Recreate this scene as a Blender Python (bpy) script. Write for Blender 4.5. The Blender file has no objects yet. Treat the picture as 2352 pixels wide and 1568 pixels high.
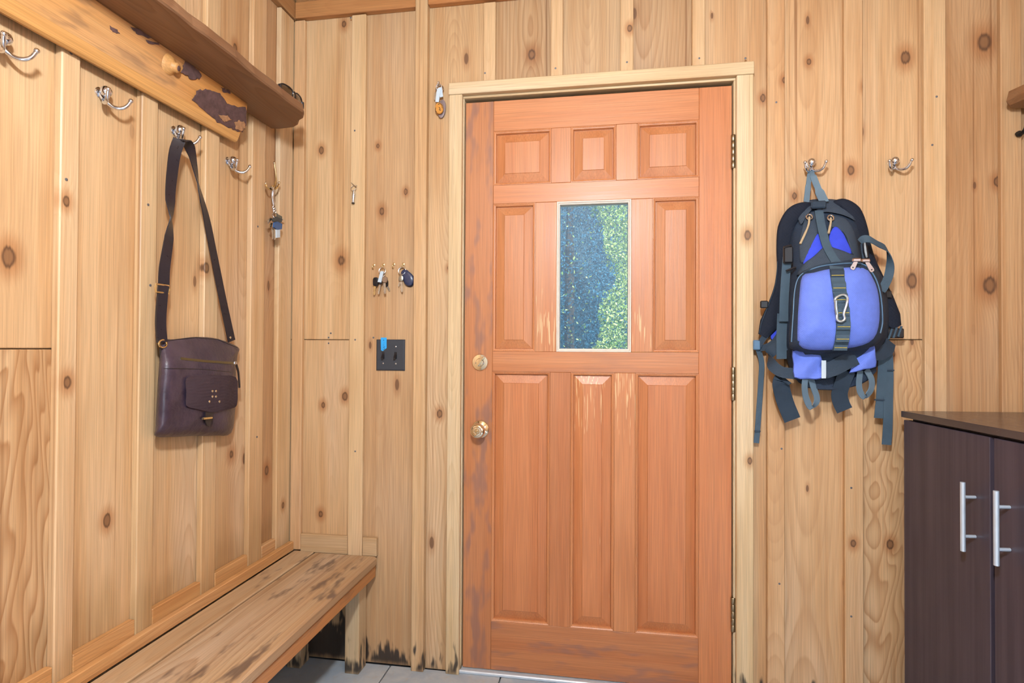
import bpy, math, random
from mathutils import Vector, Matrix
import numpy as np
random.seed(7)
scene = bpy.context.scene
COL = scene.collection

# ------------------------------------------------------------------ camera
CAM = np.array([0.4991, -1.9916, 1.1488])
YAW, PITCH, ROLL, FPX = 0.1625125, 0.0116505, 0.0051036, 1311.466
def _axes():
    f = np.array([-math.sin(YAW)*math.cos(PITCH), math.cos(YAW)*math.cos(PITCH), math.sin(PITCH)])
    r = np.array([math.cos(YAW), math.sin(YAW), 0.0]); u = np.cross(r, f)
    return r*math.cos(ROLL)+u*math.sin(ROLL), -r*math.sin(ROLL)+u*math.cos(ROLL), f
_R, _U, _F = _axes()
cam_data = bpy.data.cameras.new('camera'); cam = bpy.data.objects.new('camera', cam_data); COL.objects.link(cam)
cam_data.sensor_width = 36.0; cam_data.lens = FPX/2352*36.0; cam_data.clip_start = 0.02; cam_data.clip_end = 200
cam.matrix_world = Matrix(((_R[0], _U[0], -_F[0], CAM[0]), (_R[1], _U[1], -_F[1], CAM[1]), (_R[2], _U[2], -_F[2], CAM[2]), (0, 0, 0, 1)))
scene.camera = cam

# ------------------------------------------------------------------ world, sun, lights, exposure
vs = scene.view_settings
scene.display_settings.display_device = 'sRGB'
vs.view_transform = 'Standard'; vs.look = 'None'; vs.gamma = 1.0; vs.use_curve_mapping = False
vs.exposure = 0.30
cy = scene.cycles
cy.adaptive_threshold = 0.1; cy.adaptive_min_samples = 16
cy.max_bounces = 4; cy.diffuse_bounces = 2; cy.glossy_bounces = 2; cy.transmission_bounces = 2; cy.transparent_max_bounces = 6; cy.volume_bounces = 0
cy.caustics_reflective = False; cy.caustics_refractive = False; cy.sample_clamp_indirect = 4.0
world = bpy.data.worlds.new('world'); scene.world = world; world.use_nodes = True
wn = world.node_tree.nodes; wn.clear()
_sky = wn.new('ShaderNodeTexSky'); _sky.sky_type = 'NISHITA'; _sky.sun_disc = False; _sky.sun_elevation = math.radians(48); _sky.sun_rotation = math.radians(200)
world.cycles.sampling_method = 'NONE'
_bg = wn.new('ShaderNodeBackground'); _bg.inputs['Strength'].default_value = 0.12
_wo = wn.new('ShaderNodeOutputWorld')
world.node_tree.links.new(_sky.outputs[0], _bg.inputs[0]); world.node_tree.links.new(_bg.outputs[0], _wo.inputs[0])
def add_light(name, kind, loc, rot, energy, color, **kw):
    l = bpy.data.lights.new(name, kind); l.energy = energy; l.color = color
    for k, v in kw.items(): setattr(l, k, v)
    o = bpy.data.objects.new(name, l); COL.objects.link(o); o.location = loc; o.rotation_euler = rot
    return o
add_light('sun', 'SUN', (0, 0, 8), (math.radians(42), 0, math.radians(35)), 11.0, (1.0, 0.95, 0.85), angle=math.radians(0.6))
# daylight of the two windows of the room behind the camera, and the camera flash above it
add_light('window_daylight', 'AREA', (1.42, -4.04, 1.45), (math.radians(90), 0, 0), 11, (0.62, 0.80, 1.0), shape='RECTANGLE', size=1.1, size_y=1.2)
add_light('window_daylight_side', 'AREA', (1.98, -2.75, 1.5), (math.radians(90), 0, math.radians(90)), 12, (0.62, 0.80, 1.0), shape='RECTANGLE', size=1.1, size_y=1.2)
FLASH = (0.46, -2.02, 2.0)
add_light('flash_light', 'POINT', FLASH, (0, 0, 0), 118, (0.86, 0.94, 1.0), shadow_soft_size=0.07)

# ------------------------------------------------------------------ pixel -> point on a real plane
def ray(px, py): return _F+_R*(px-1176)/FPX-_U*(py-784)/FPX
def onY(px, py, y=0.0): d = ray(px, py); return CAM+d*((y-CAM[1])/d[1])
def onX(px, py, x): d = ray(px, py); return CAM+d*((x-CAM[0])/d[0])
def onZ(px, py, z): d = ray(px, py); return CAM+d*((z-CAM[2])/d[2])
def onP(px, py, p0, n): d = ray(px, py); return CAM+d*(np.dot(np.array(p0)-CAM, n)/np.dot(d, n))

XL = -0.677      # face of the boards of the wall with the bench
XR = 2.06        # wall on the other side
YR = -4.1        # wall behind the camera
YB = -0.005      # face of the boards of the wall with the door
ZC = 2.47

# ------------------------------------------------------------------ mesh builder
class MB:
    def __init__(s): s.v = []; s.f = []
    def add(s, vs_, fs):
        o = len(s.v); s.v += [tuple(map(float, p)) for p in vs_]; s.f += [tuple(i+o for i in f) for f in fs]; return s
    def box(s, lo, hi, b=0.0):
        x0, y0, z0 = lo; x1, y1, z1 = hi
        if b <= 0:
            V = [(x, y, z) for z in (z0, z1) for y in (y0, y1) for x in (x0, x1)]
            return s.add(V, [(0, 2, 3, 1), (4, 5, 7, 6), (0, 1, 5, 4), (2, 6, 7, 3), (0, 4, 6, 2), (1, 3, 7, 5)])
        b = min(b, (x1-x0)*.45, (y1-y0)*.45, (z1-z0)*.45)
        V = []; idx = {}
        for cx in (0, 1):
            for cy in (0, 1):
                for cz in (0, 1):
                    c = [(x0, x1)[cx], (y0, y1)[cy], (z0, z1)[cz]]; sg = [1 if k == 0 else -1 for k in (cx, cy, cz)]
                    for a in range(3):
                        p = [c[i]+sg[i]*b*(i != a) for i in range(3)]; idx[(cx, cy, cz, a)] = len(V); V.append(p)
        F = []
        def q(*k): F.append(tuple(idx[i] for i in k))
        for c in (0, 1):
            r = (lambda t: t) if c else (lambda t: t[::-1])
            q(*r([(c, 0, 0, 0), (c, 1, 0, 0), (c, 1, 1, 0), (c, 0, 1, 0)]))
            q(*r([(0, c, 0, 1), (0, c, 1, 1), (1, c, 1, 1), (1, c, 0, 1)]))
            q(*r([(0, 0, c, 2), (1, 0, c, 2), (1, 1, c, 2), (0, 1, c, 2)]))
        for a in (0, 1):
            for c in (0, 1):
                q(*[(a, c, 0, 0), (a, c, 1, 0), (a, c, 1, 1), (a, c, 0, 1)][::(1 if a == c else -1)])
                q(*[(a, 0, c, 0), (a, 1, c, 0), (a, 1, c, 2), (a, 0, c, 2)][::(-1 if a == c else 1)])
                q(*[(0, a, c, 1), (1, a, c, 1), (1, a, c, 2), (0, a, c, 2)][::(1 if a == c else -1)])
        for cx in (0, 1):
            for cy in (0, 1):
                for cz in (0, 1):
                    k = [(cx, cy, cz, 0), (cx, cy, cz, 1), (cx, cy, cz, 2)]
                    q(*(k if (cx+cy+cz) % 2 else k[::-1]))
        return s.add(V, F)
    def prism(s, poly, ext):
        """poly: 3D points of a planar outline, ext: extrusion vector"""
        n = len(poly); e = np.array(ext, float); P = [np.array(p, float) for p in poly]
        V = P+[p+e for p in P]
        F = [tuple(range(n))[::-1], tuple(range(n, 2*n))]+[(i, (i+1) % n, n+(i+1) % n, n+i) for i in range(n)]
        return s.add(V, F)
    def loft(s, rings, cap=True, closed=True):
        n = len(rings[0]); V = [p for r in rings for p in r]; F = []
        for k in range(len(rings)-1):
            for i in range(n if closed else n-1):
                j = (i+1) % n; F.append((k*n+i, k*n+j, (k+1)*n+j, (k+1)*n+i))
        if cap and closed: F.append(tuple(range(n))[::-1]); F.append(tuple((len(rings)-1)*n+i for i in range(n)))
        return s.add(V, F)
    def tube(s, path, r, seg=8, cap=True, closed=False):
        P = [np.array(p, float) for p in path]; n = len(P); rs = r if hasattr(r, '__len__') else [r]*n
        T = []
        for i in range(n):
            a = P[(i-1) % n] if closed or i > 0 else P[0]; b = P[(i+1) % n] if closed or i < n-1 else P[-1]
            t = b-a; T.append(t/(np.linalg.norm(t)+1e-12))
        up = np.array([0, 0, 1.0]) if abs(T[0][2]) < .9 else np.array([1.0, 0, 0])
        x = np.cross(T[0], up); x /= np.linalg.norm(x); rings = []
        for i in range(n):
            x = x-T[i]*np.dot(x, T[i]); x /= np.linalg.norm(x); y = np.cross(T[i], x)
            rings.append([P[i]+rs[i]*(x*math.cos(2*math.pi*k/seg)+y*math.sin(2*math.pi*k/seg)) for k in range(seg)])
        if closed:
            rings.append(rings[0]); return s.loft(rings, cap=False)
        return s.loft(rings, cap=cap)
    def lathe(s, prof, org, axis, seg=20):
        a = np.array(axis, float); a /= np.linalg.norm(a); up = np.array([0, 0, 1.0]) if abs(a[2]) < .9 else np.array([1.0, 0, 0])
        x = np.cross(up, a); x /= np.linalg.norm(x); y = np.cross(a, x); o = np.array(org, float)
        rings = [[o+a*h+max(r, 1e-5)*(x*math.cos(2*math.pi*k/seg)+y*math.sin(2*math.pi*k/seg)) for k in range(seg)] for r, h in prof]
        return s.loft(rings, cap=True)
    def ball(s, c, r, seg=14, rg=8, sc=(1, 1, 1)):
        rings = []
        for i in range(rg+1):
            t = math.pi*i/rg; rr = max(math.sin(t), 1e-4)
            rings.append([(c[0]+sc[0]*r*rr*math.cos(2*math.pi*k/seg), c[1]+sc[1]*r*rr*math.sin(2*math.pi*k/seg), c[2]-sc[2]*r*math.cos(t)) for k in range(seg)])
        return s.loft(rings, cap=True)
    def ribbon(s, path, width, wdir, th):
        P = [np.array(p, float) for p in path]; n = len(P)
        W = width if hasattr(width, '__len__') else [width]*n
        D = wdir if hasattr(wdir[0], '__len__') else [wdir]*n
        rings = []
        for i in range(n):
            t = P[min(i+1, n-1)]-P[max(i-1, 0)]; t /= np.linalg.norm(t)+1e-12
            d = np.array(D[i], float); d = d-t*np.dot(d, t); d /= np.linalg.norm(d)+1e-12
            nn = np.cross(t, d); a = d*W[i]/2; b = nn*th/2
            rings.append([P[i]-a-b, P[i]+a-b, P[i]+a+b, P[i]-a+b])
        return s.loft(rings, cap=True)

def spl(pts, n=6):
    P = [np.array(p, float) for p in pts]; out = []
    for i in range(len(P)-1):
        p0 = P[i-1] if i > 0 else 2*P[0]-P[1]; p1 = P[i]; p2 = P[i+1]; p3 = P[i+2] if i+2 < len(P) else 2*P[-1]-P[-2]
        for k in range(n):
            t = k/n; out.append(.5*((2*p1)+(-p0+p2)*t+(2*p0-5*p1+4*p2-p3)*t*t+(-p0+3*p1-3*p2+p3)*t**3))
    out.append(P[-1]); return out
def spl_closed(pts, n=5):
    P = [np.array(p, float) for p in pts]; m = len(P); out = []
    for i in range(m):
        p0, p1, p2, p3 = P[i-1], P[i], P[(i+1) % m], P[(i+2) % m]
        for k in range(n):
            t = k/n; out.append(.5*((2*p1)+(-p0+p2)*t+(2*p0-5*p1+4*p2-p3)*t*t+(-p0+3*p1-3*p2+p3)*t**3))
    return out

BASE = {}
def world_of(parent):
    w = np.zeros(3)
    while parent is not None:
        w = w+np.array(parent.location); parent = parent.parent
    return w
def build(name, mb, mat, parent=None, smooth=False, angle=None, **props):
    V = np.array(mb.v); c = (V.min(0)+V.max(0))/2
    me = bpy.data.meshes.new(name); me.from_pydata([tuple(p) for p in V-c], [], mb.f); me.update()
    import bmesh
    bm = bmesh.new(); bm.from_mesh(me); bmesh.ops.recalc_face_normals(bm, faces=bm.faces); bm.to_mesh(me); bm.free()
    me.materials.append(mat.get() if isinstance(mat, Wood) else mat)
    if smooth:
        me.polygons.foreach_set('use_smooth', [True]*len(me.polygons))
        me.set_sharp_from_angle(angle=math.radians(angle or 40))
    o = bpy.data.objects.new(name, me); COL.objects.link(o)
    if parent is not None:
        o.parent = parent; o.location = c-world_of(parent)
    else: o.location = c
    for k, v in props.items(): o[k] = v
    return o
def thing(name, label, cat, loc, group=None, kind=None):
    o = bpy.data.objects.new(name, None); COL.objects.link(o); o.location = loc; o.empty_display_size = .05
    o['label'] = label; o['category'] = cat
    if group: o['group'] = group
    if kind: o['kind'] = kind
    return o
def struct(name, label, loc=(0, 0, 0)):
    o = bpy.data.objects.new(name, None); COL.objects.link(o); o.location = loc; o['kind'] = 'structure'; o['label'] = label
    return o
def tag(o, label, cat=None, group=None, kind=None):
    o['label'] = label
    if cat: o['category'] = cat
    if group: o['group'] = group
    if kind: o['kind'] = kind
    return o

# ------------------------------------------------------------------ materials
class NT:
    def __init__(s, name):
        s.m = bpy.data.materials.new(name); s.m.use_nodes = True; s.t = s.m.node_tree; s.t.nodes.clear()
        s.out = s.t.nodes.new('ShaderNodeOutputMaterial')
    def n(s, t, **kw):
        o = s.t.nodes.new(t)
        for k, v in kw.items(): setattr(o, k, v)
        return o
    def put(s, inp, v):
        if hasattr(v, 'links'): s.t.links.new(v, inp)
        else:
            try: inp.default_value = v
            except Exception: inp.default_value = tuple(v)+(1.0,)
    def M(s, op, a, b=0.0, c=None, clamp=False):
        o = s.n('ShaderNodeMath', operation=op, use_clamp=clamp); s.put(o.inputs[0], a); s.put(o.inputs[1], b)
        if c is not None: s.put(o.inputs[2], c)
        return o.outputs[0]
    def mix(s, f, a, b, blend='MIX'):
        o = s.n('ShaderNodeMix', data_type='RGBA', blend_type=blend); s.put(o.inputs[0], f); s.put(o.inputs[6], a); s.put(o.inputs[7], b); return o.outputs[2]
    def noise(s, vec, scale=1.0, detail=2.0, rough=.5, dist=0.0):
        o = s.n('ShaderNodeTexNoise'); s.t.links.new(vec, o.inputs['Vector']); s.put(o.inputs['Scale'], scale); s.put(o.inputs['Detail'], detail); s.put(o.inputs['Roughness'], rough); s.put(o.inputs['Distortion'], dist); return o.outputs[0]
    def xyz(s, x, y, z):
        o = s.n('ShaderNodeCombineXYZ'); s.put(o.inputs[0], x); s.put(o.inputs[1], y); s.put(o.inputs[2], z); return o.outputs[0]
    def step(s, v, lo, hi):
        o = s.n('ShaderNodeMapRange', interpolation_type='SMOOTHSTEP'); s.put(o.inputs[0], v); o.inputs[1].default_value = lo; o.inputs[2].default_value = hi; o.inputs[3].default_value = 0; o.inputs[4].default_value = 1; return o.outputs[0]
    def attr(s, name, fac=True):
        o = s.n('ShaderNodeAttribute', attribute_type='OBJECT', attribute_name=name); return o.outputs['Fac'] if fac else o.outputs['Vector']
    def sep(s, v):
        o = s.n('ShaderNodeSeparateXYZ'); s.t.links.new(v, o.inputs[0]); return o.outputs[0], o.outputs[1], o.outputs[2]
    def obj(s): return s.n('ShaderNodeTexCoord').outputs['Object']
    def bsdf(s, **kw):
        o = s.n('ShaderNodeBsdfPrincipled')
        for k, v in kw.items(): s.put(o.inputs[k.replace('_', ' ')], v)
        s.t.links.new(o.outputs[0], s.out.inputs[0]); return o
    def bump(s, b, h, strength=.3, dist=.002):
        o = s.n('ShaderNodeBump'); s.put(o.inputs['Strength'], strength); s.put(o.inputs['Distance'], dist); s.t.links.new(h, o.inputs['Height']); s.t.links.new(o.outputs[0], b.inputs['Normal'])

def _wood(name, ax, light, late, warm, pale, rough=.5, spacing=.0075, fig=.6, flat=True, stain=False, grime=0.0, scratch=False, coat=0.0, pins=True, spec=.5, patchy=.5, darkspots=0.0, crack=.5, strk=.5, nk=3, wear=False, chev=False):
    t = NT(name)
    c = dict(zip('xyz', t.sep(t.obj()))); u, v, w = c[ax[0]], c[ax[1]], c[ax[2]]
    seed = t.attr('seed')
    spm = t.M('ADD', t.attr('sp'), 1.0)
    wn_ = t.n('ShaderNodeTexWhiteNoise', noise_dimensions='1D'); t.put(wn_.inputs['W'], seed)
    r1, r2, r3 = t.sep(wn_.outputs['Color'])
    so = t.M('MULTIPLY', seed, 7.31)
    uvw = t.obj() if ax == 'xyz' else t.xyz(u, v, w); sov = t.xyz(so, so, so)
    def P(a, b, k):
        o = t.n('ShaderNodeVectorMath', operation='MULTIPLY_ADD'); t.t.links.new(uvw, o.inputs[0]); o.inputs[1].default_value = (a, b, k); t.t.links.new(sov, o.inputs[2]); return o.outputs[0]
    n1 = t.M('SUBTRACT', t.noise(P(7, 7, 1.1), 1, 1, .55), .5)
    n2 = t.M('SUBTRACT', t.noise(P(1.0, 1.0, 1.7), 1, 0, .5), .5)
    # knots given on the piece
    kb = 0.0; kd = None; halo = None
    for k in ('k1', 'k2', 'k3')[:nk]:
        kx, kz, kr = t.sep(t.attr(k, False)); kr = t.M('MAXIMUM', kr, 1e-5)
        du = t.M('DIVIDE', t.M('SUBTRACT', u, kx), kr); dw = t.M('DIVIDE', t.M('MULTIPLY', t.M('SUBTRACT', w, kz), .66), kr)
        d2 = t.M('MINIMUM', t.M('ADD', t.M('MULTIPLY', du, du), t.M('MULTIPLY', dw, dw)), 1e4)
        b = t.M('MULTIPLY', t.M('POWER', 2.718, t.M('MULTIPLY', d2, -.16)), t.M('MULTIPLY', kr, 1.3))
        kb = b if kb == 0.0 else t.M('ADD', kb, b)
        d = t.M('SQRT', d2); kd = d if kd is None else t.M('MINIMUM', kd, d)
    if flat:
        v0 = t.M('MULTIPLY_ADD', t.M('POWER', r2, 2.0), .075, .012)
        vv = t.M('ADD', t.M('MULTIPLY_ADD', n2, .11, v0), t.M('MULTIPLY', w, t.M('MULTIPLY_ADD', r3, .05, -.025)))
        uu = t.M('ADD', t.M('SUBTRACT', u, t.M('MULTIPLY_ADD', r1, .14, -.07)), t.M('MULTIPLY', n1, t.M('MULTIPLY', t.M('MULTIPLY', spm, spm), .012)))
        rr = t.M('SQRT', t.M('ADD', t.M('MULTIPLY', uu, uu), t.M('MULTIPLY', vv, vv)))
    else:
        rr = t.M('ADD', u, t.M('MULTIPLY', n1, .012))
    if chev: rr = t.M('ADD', rr, t.M('MULTIPLY', t.M('SINE', t.M('ADD', t.M('MULTIPLY', w, 41.0), t.M('MULTIPLY', n1, 34.0))), .0075))
    if nk: rr = t.M('ADD', rr, kb)
    fiber = t.noise(P(420, 420, 8), 1, 0, .6)
    rr = t.M('ADD', rr, t.M('MULTIPLY', fiber, .0009))
    ph = t.M('FRACT', t.M('DIVIDE', t.M('ADD', rr, 3.0), t.M('MULTIPLY', spm, spacing)))
    ring = t.M('MULTIPLY', t.M('POWER', ph, 2.2), t.step(ph, 1.0, .86))
    streak = t.noise(P(26, 26, .7), 1, 2, .6)
    patch = t.noise(P(5, 5, 1.3), 1, 1, .55)
    figa = t.attr('fig')
    rf = t.M('MULTIPLY', ring, t.M('MULTIPLY_ADD', t.step(patch, .35, .75), fig*.7, t.M('MULTIPLY_ADD', figa, .7, fig*.25)), clamp=True)
    col = t.mix(t.M('MULTIPLY', t.step(streak, .38, .68), .85), light, warm)
    col = t.mix(t.M('MULTIPLY', t.step(streak, .60, .78), strk), col, late)
    col = t.mix(t.M('MULTIPLY', t.step(patch, .46, .76), patchy), col, pale)
    col = t.mix(rf, col, late)
    col = t.mix(t.M('MULTIPLY', t.step(patch, .48, .26), .6), col, t.mix(1.0, col, (.80, .70, .60), 'MULTIPLY'))
    if crack:
        crk = t.noise(P(60, 60, .45), 1, 0)
        col = t.mix(t.M('MULTIPLY', t.step(crk, .72, .84), crack), col, t.mix(1.0, late, (.7, .62, .55), 'MULTIPLY'))
    fb = t.M('MULTIPLY_ADD', fiber, .40, .80)
    col = t.mix(1.0, col, t.xyz(fb, fb, fb), 'MULTIPLY')
    tone = t.M('ADD', t.attr('tone'), 1.0); red = t.attr('red')
    col = t.mix(1.0, col, t.xyz(tone, t.M('MULTIPLY', tone, t.M('SUBTRACT', 1.0, t.M('MULTIPLY', red, .3))), t.M('MULTIPLY', tone, t.M('SUBTRACT', 1.0, t.M('MULTIPLY', red, .45)))), 'MULTIPLY')
    # knots
    if nk:
        kdn = t.M('ADD', t.M('MULTIPLY', kd, 1.4), t.M('ADD', t.M('MULTIPLY', t.M('SUBTRACT', streak, .5), 1.3), t.M('MULTIPLY', t.M('SUBTRACT', fiber, .5), .35)))
        col = t.mix(t.M('MULTIPLY', t.step(kdn, 3.8, .7), .75), col, t.mix(1.0, col, (.66, .44, .29), 'MULTIPLY'))
        core = t.mix(t.step(kdn, .45, .95), (.24, .115, .052), (.07, .034, .020))
        col = t.mix(t.M('MULTIPLY', t.step(kdn, 1.35, .85), .85), col, core)
    if pins:
        vo = t.n('ShaderNodeTexVoronoi', voronoi_dimensions='2D'); t.t.links.new(t.xyz(t.M('MULTIPLY_ADD', u, 9, so), t.M('MULTIPLY_ADD', w, 3.4, so), 0.0), vo.inputs['Vector']); vo.inputs['Scale'].default_value = 1.0
        vr, vg, vb_ = t.sep(vo.outputs['Color'])
        act = t.step(vr, .86, .90); rad = t.M('MULTIPLY_ADD', vg, .055, .03)
        pd = t.M('DIVIDE', vo.outputs['Distance'], rad)
        col = t.mix(t.M('MULTIPLY', t.M('MULTIPLY', act, t.step(pd, 2.6, .8)), .45), col, t.mix(1.0, col, (.6, .4, .28), 'MULTIPLY'))
        col = t.mix(t.M('MULTIPLY', t.M('MULTIPLY', act, t.step(pd, 1.05, .7)), .85), col, (.15, .07, .035))
    if stain or grime or darkspots:
        pz = t.sep(t.n('ShaderNodeNewGeometry').outputs['Position'])[2]
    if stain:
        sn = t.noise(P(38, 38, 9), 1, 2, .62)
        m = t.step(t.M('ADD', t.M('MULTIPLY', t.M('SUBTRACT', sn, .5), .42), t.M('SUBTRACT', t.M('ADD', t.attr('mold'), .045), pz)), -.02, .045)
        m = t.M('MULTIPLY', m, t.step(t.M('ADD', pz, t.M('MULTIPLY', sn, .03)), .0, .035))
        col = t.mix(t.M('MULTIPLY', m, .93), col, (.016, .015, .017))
    if grime:  # boards darker towards the bottom, with a noisy upper edge
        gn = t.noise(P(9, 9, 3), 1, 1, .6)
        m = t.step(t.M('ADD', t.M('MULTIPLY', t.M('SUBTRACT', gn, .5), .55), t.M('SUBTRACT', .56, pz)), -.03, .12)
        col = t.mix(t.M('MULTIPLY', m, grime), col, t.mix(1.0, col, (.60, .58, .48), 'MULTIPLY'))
    if darkspots:
        gn = t.noise(P(16, 16, 5), 1, 3, .65)
        m = t.step(gn, .56, .68)
        col = t.mix(t.M('MULTIPLY', m, darkspots), col, (.10, .065, .055))
    if scratch:
        sx, sz, sr = t.sep(t.attr('sc', False))
        dd = t.M('SQRT', t.M('ADD', t.M('POWER', t.M('SUBTRACT', u, sx), 2.0), t.M('POWER', t.M('MULTIPLY', t.M('SUBTRACT', w, sz), .45), 2.0)))
        near = t.step(t.M('DIVIDE', dd, t.M('MAXIMUM', sr, 1e-4)), 1.1, .2)
        sn = t.noise(P(190, 190, 9), 1, 1, .6)
        m = t.step(t.M('ADD', sn, t.M('MULTIPLY', near, .22)), .77, .83)
        col = t.mix(t.M('MULTIPLY', m, .8), col, (.78, .50, .26))
    if wear:
        wr = t.attr('wear')
        bn = t.noise(P(22, 22, 6), 1, 2, .65)
        col = t.mix(t.M('MULTIPLY', t.step(bn, .5, .68), wr), col, (.20, .115, .11))
    ro = t.M('MULTIPLY_ADD', fiber, .18, rough-.09)
    b = t.bsdf(Base_Color=col, Roughness=ro)
    b.inputs['Specular IOR Level'].default_value = spec
    if coat: b.inputs['Coat Weight'].default_value = coat; b.inputs['Coat Roughness'].default_value = .30
    t.bump(b, fiber, .2, .001)
    return t.m

class Wood:
    """one kind of wood; the material is built with only what a piece needs (knots, floor stain, scratches)"""
    def __init__(s, name, ax, **k): s.name = name; s.ax = ax; s.k = k; s.c = {}
    def get(s, nk=0, low=False, pins=False, scratch=False, wear=False, chev=False):
        nk = 0 if nk == 0 else (1 if nk == 1 else 3)
        key = (nk, low and s.k.get('stain', False), pins and s.k.get('pins', True), scratch, wear, chev)
        if key not in s.c:
            k = dict(s.k); k.update(stain=key[1], pins=key[2], scratch=scratch, wear=wear, nk=nk, chev=chev); s.c[key] = _wood(s.name, s.ax, **k)
        return s.c[key]
make_wood = Wood
PINE = dict(crack=.75, light=(.67, .445, .245), late=(.42, .215, .092), warm=(.60, .355, .17), pale=(.70, .53, .37), fig=.42)
W_back = make_wood('pine_boards_door_wall', 'xyz', **PINE, stain=True)
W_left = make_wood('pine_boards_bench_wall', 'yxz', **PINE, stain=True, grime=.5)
W_case = make_wood('pine_casing_upright', 'xyz', light=(.70, .51, .305), late=(.52, .33, .165), warm=(.65, .44, .235), pale=(.73, .60, .44), stain=True, fig=.45, spacing=.006)
W_caseH = make_wood('pine_casing_level', 'zyx', light=(.70, .51, .305), late=(.52, .33, .165), warm=(.65, .44, .235), pale=(.73, .60, .44), fig=.45, spacing=.006)
W_trimX = make_wood('stained_trim_along_door_wall', 'zyx', light=(.56, .27, .10), late=(.38, .15, .05), warm=(.50, .22, .08), pale=(.60, .33, .14))
W_trimY = make_wood('stained_trim_along_bench_wall', 'zxy', light=(.60, .33, .135), late=(.40, .18, .06), warm=(.55, .27, .10), pale=(.66, .45, .27), patchy=.35)
W_benchY = make_wood('worn_bench_plank', 'xzy', light=(.58, .41, .255), late=(.36, .205, .105), warm=(.53, .33, .18), pale=(.62, .51, .41), rough=.40, darkspots=.8, spacing=.011, pins=False)
W_bedge = make_wood('bench_edge_board', 'zxy', light=(.58, .28, .105), late=(.42, .165, .055), warm=(.56, .24, .08), pale=(.62, .36, .18), darkspots=.3, pins=False)
W_shelf = make_wood('rough_shelf_plank', 'xzy', light=(.24, .125, .062), late=(.15, .066, .030), warm=(.21, .10, .044), pale=(.30, .18, .105), pins=False, darkspots=.25)
W_slab = make_wood('peeled_log_slab', 'zxy', light=(.64, .315, .10), late=(.47, .19, .05), warm=(.66, .29, .075), pale=(.66, .45, .27), spacing=.02, fig=.3, patchy=.8, pins=False, darkspots=.4)
W_sap = make_wood('smooth_orange_sapwood', 'zxy', light=(.66, .35, .12), late=(.55, .25, .07), warm=(.68, .33, .09), pale=(.66, .42, .20), spacing=.02, fig=.2, pins=False)
FIR = dict(light=(.56, .228, .092), late=(.42, .14, .048), warm=(.52, .19, .068), pale=(.57, .26, .125))
D_v = make_wood('varnished_fir_upright', 'xyz', **FIR, flat=False, spacing=.0034, fig=.17, rough=.45, coat=.25, pins=False, patchy=.4, crack=0, strk=.15)
D_h = make_wood('varnished_fir_level', 'zyx', **FIR, flat=False, spacing=.0034, fig=.17, rough=.45, coat=.25, pins=False, patchy=.4, crack=0, strk=.15)

def simple(name, col, rough=.5, metal=0.0, spec=.5, nscale=60.0, namp=.12, bump=.0, bscale=400.0, coat=0.0, sheen=0.0, trans=0.0):
    t = NT(name); o = t.obj(); n = t.noise(o, nscale, 3, .6)
    k = t.M('MULTIPLY_ADD', n, 2*namp, 1-namp)
    c = t.mix(1.0, col, t.xyz(k, k, k), 'MULTIPLY')
    b = t.bsdf(Base_Color=c, Roughness=t.M('MULTIPLY_ADD', n, .16, rough-.08), Metallic=metal)
    b.inputs['Specular IOR Level'].default_value = spec
    if coat: b.inputs['Coat Weight'].default_value = coat; b.inputs['Coat Roughness'].default_value = .1
    if sheen: b.inputs['Sheen Weight'].default_value = sheen
    if bump: t.bump(b, t.noise(o, bscale, 3, .6), bump, .001)
    return t.m
def fabric(name, col, weave=900.0, rough=.75):
    t = NT(name); o = t.obj(); x, y, z = t.sep(o)
    wv = t.M('MULTIPLY', t.M('SINE', t.M('MULTIPLY', x, weave)), t.M('SINE', t.M('MULTIPLY', z, weave)))
    n = t.noise(o, 28, 4, .6); k = t.M('ADD', t.M('MULTIPLY_ADD', n, .36, .82), t.M('MULTIPLY', wv, .04))
    b = t.bsdf(Base_Color=t.mix(1.0, col, t.xyz(k, k, k), 'MULTIPLY'), Roughness=rough)
    b.inputs['Specular IOR Level'].default_value = .3
    t.bump(b, t.M('ADD', t.M('MULTIPLY', n, 3.0), t.M('MULTIPLY', wv, .2)), .35, .003)
    return t.m
CHROME = simple('polished_chrome', (.74, .80, .92), .1, 1.0, namp=.03)
SATIN = simple('satin_cool_aluminium', (.62, .74, .90), .42, .55, namp=.04)
NAILM = simple('dull_nail_head', (.16, .16, .18), .5, .4)
STEEL = simple('brushed_steel', (.66, .69, .74), .3, 1.0, namp=.06)
NICKEL = simple('key_nickel', (.58, .57, .54), .32, 1.0, namp=.1)
BRASS = simple('brass', (.84, .70, .40), .25, 1.0, namp=.06)
PBRASS = simple('polished_pale_brass', (.84, .79, .66), .10, 1.0, namp=.03)
HINGE = simple('aged_bronze_hinge', (.34, .29, .20), .35, 1.0, namp=.3)
IRON = simple('black_iron', (.012, .012, .013), .5, .3)
BLACKP = simple('black_plastic', (.012, .012, .016), .35)
NAVYP = simple('dark_leather_fob', (.035, .045, .10), .28, bump=.3, bscale=120, namp=.3)
PLATE = simple('charcoal_painted_plate', (.042, .050, .066), .38, namp=.1)
TAPE = simple('blue_masking_tape', (.03, .40, .92), .6, namp=.06)
INK = simple('dark_ink', (.01, .03, .12), .6)
WHITEP = simple('white_tag_paper', (.56, .66, .76), .5, namp=.05)
THRES = simple('pale_threshold_metal', (.62, .72, .84), .35, .3)
ORANGE = simple('orange_wood_fob', (.62, .27, .05), .4, namp=.2)
MAUVE = simple('mauve_leather_fob', (.26, .19, .19), .45)
CORD = simple('beige_cord', (.52, .40, .25), .7, bump=.5, bscale=900)
GAPSHADE = simple('black_gap_shade', (.012, .010, .010), .7)
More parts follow.
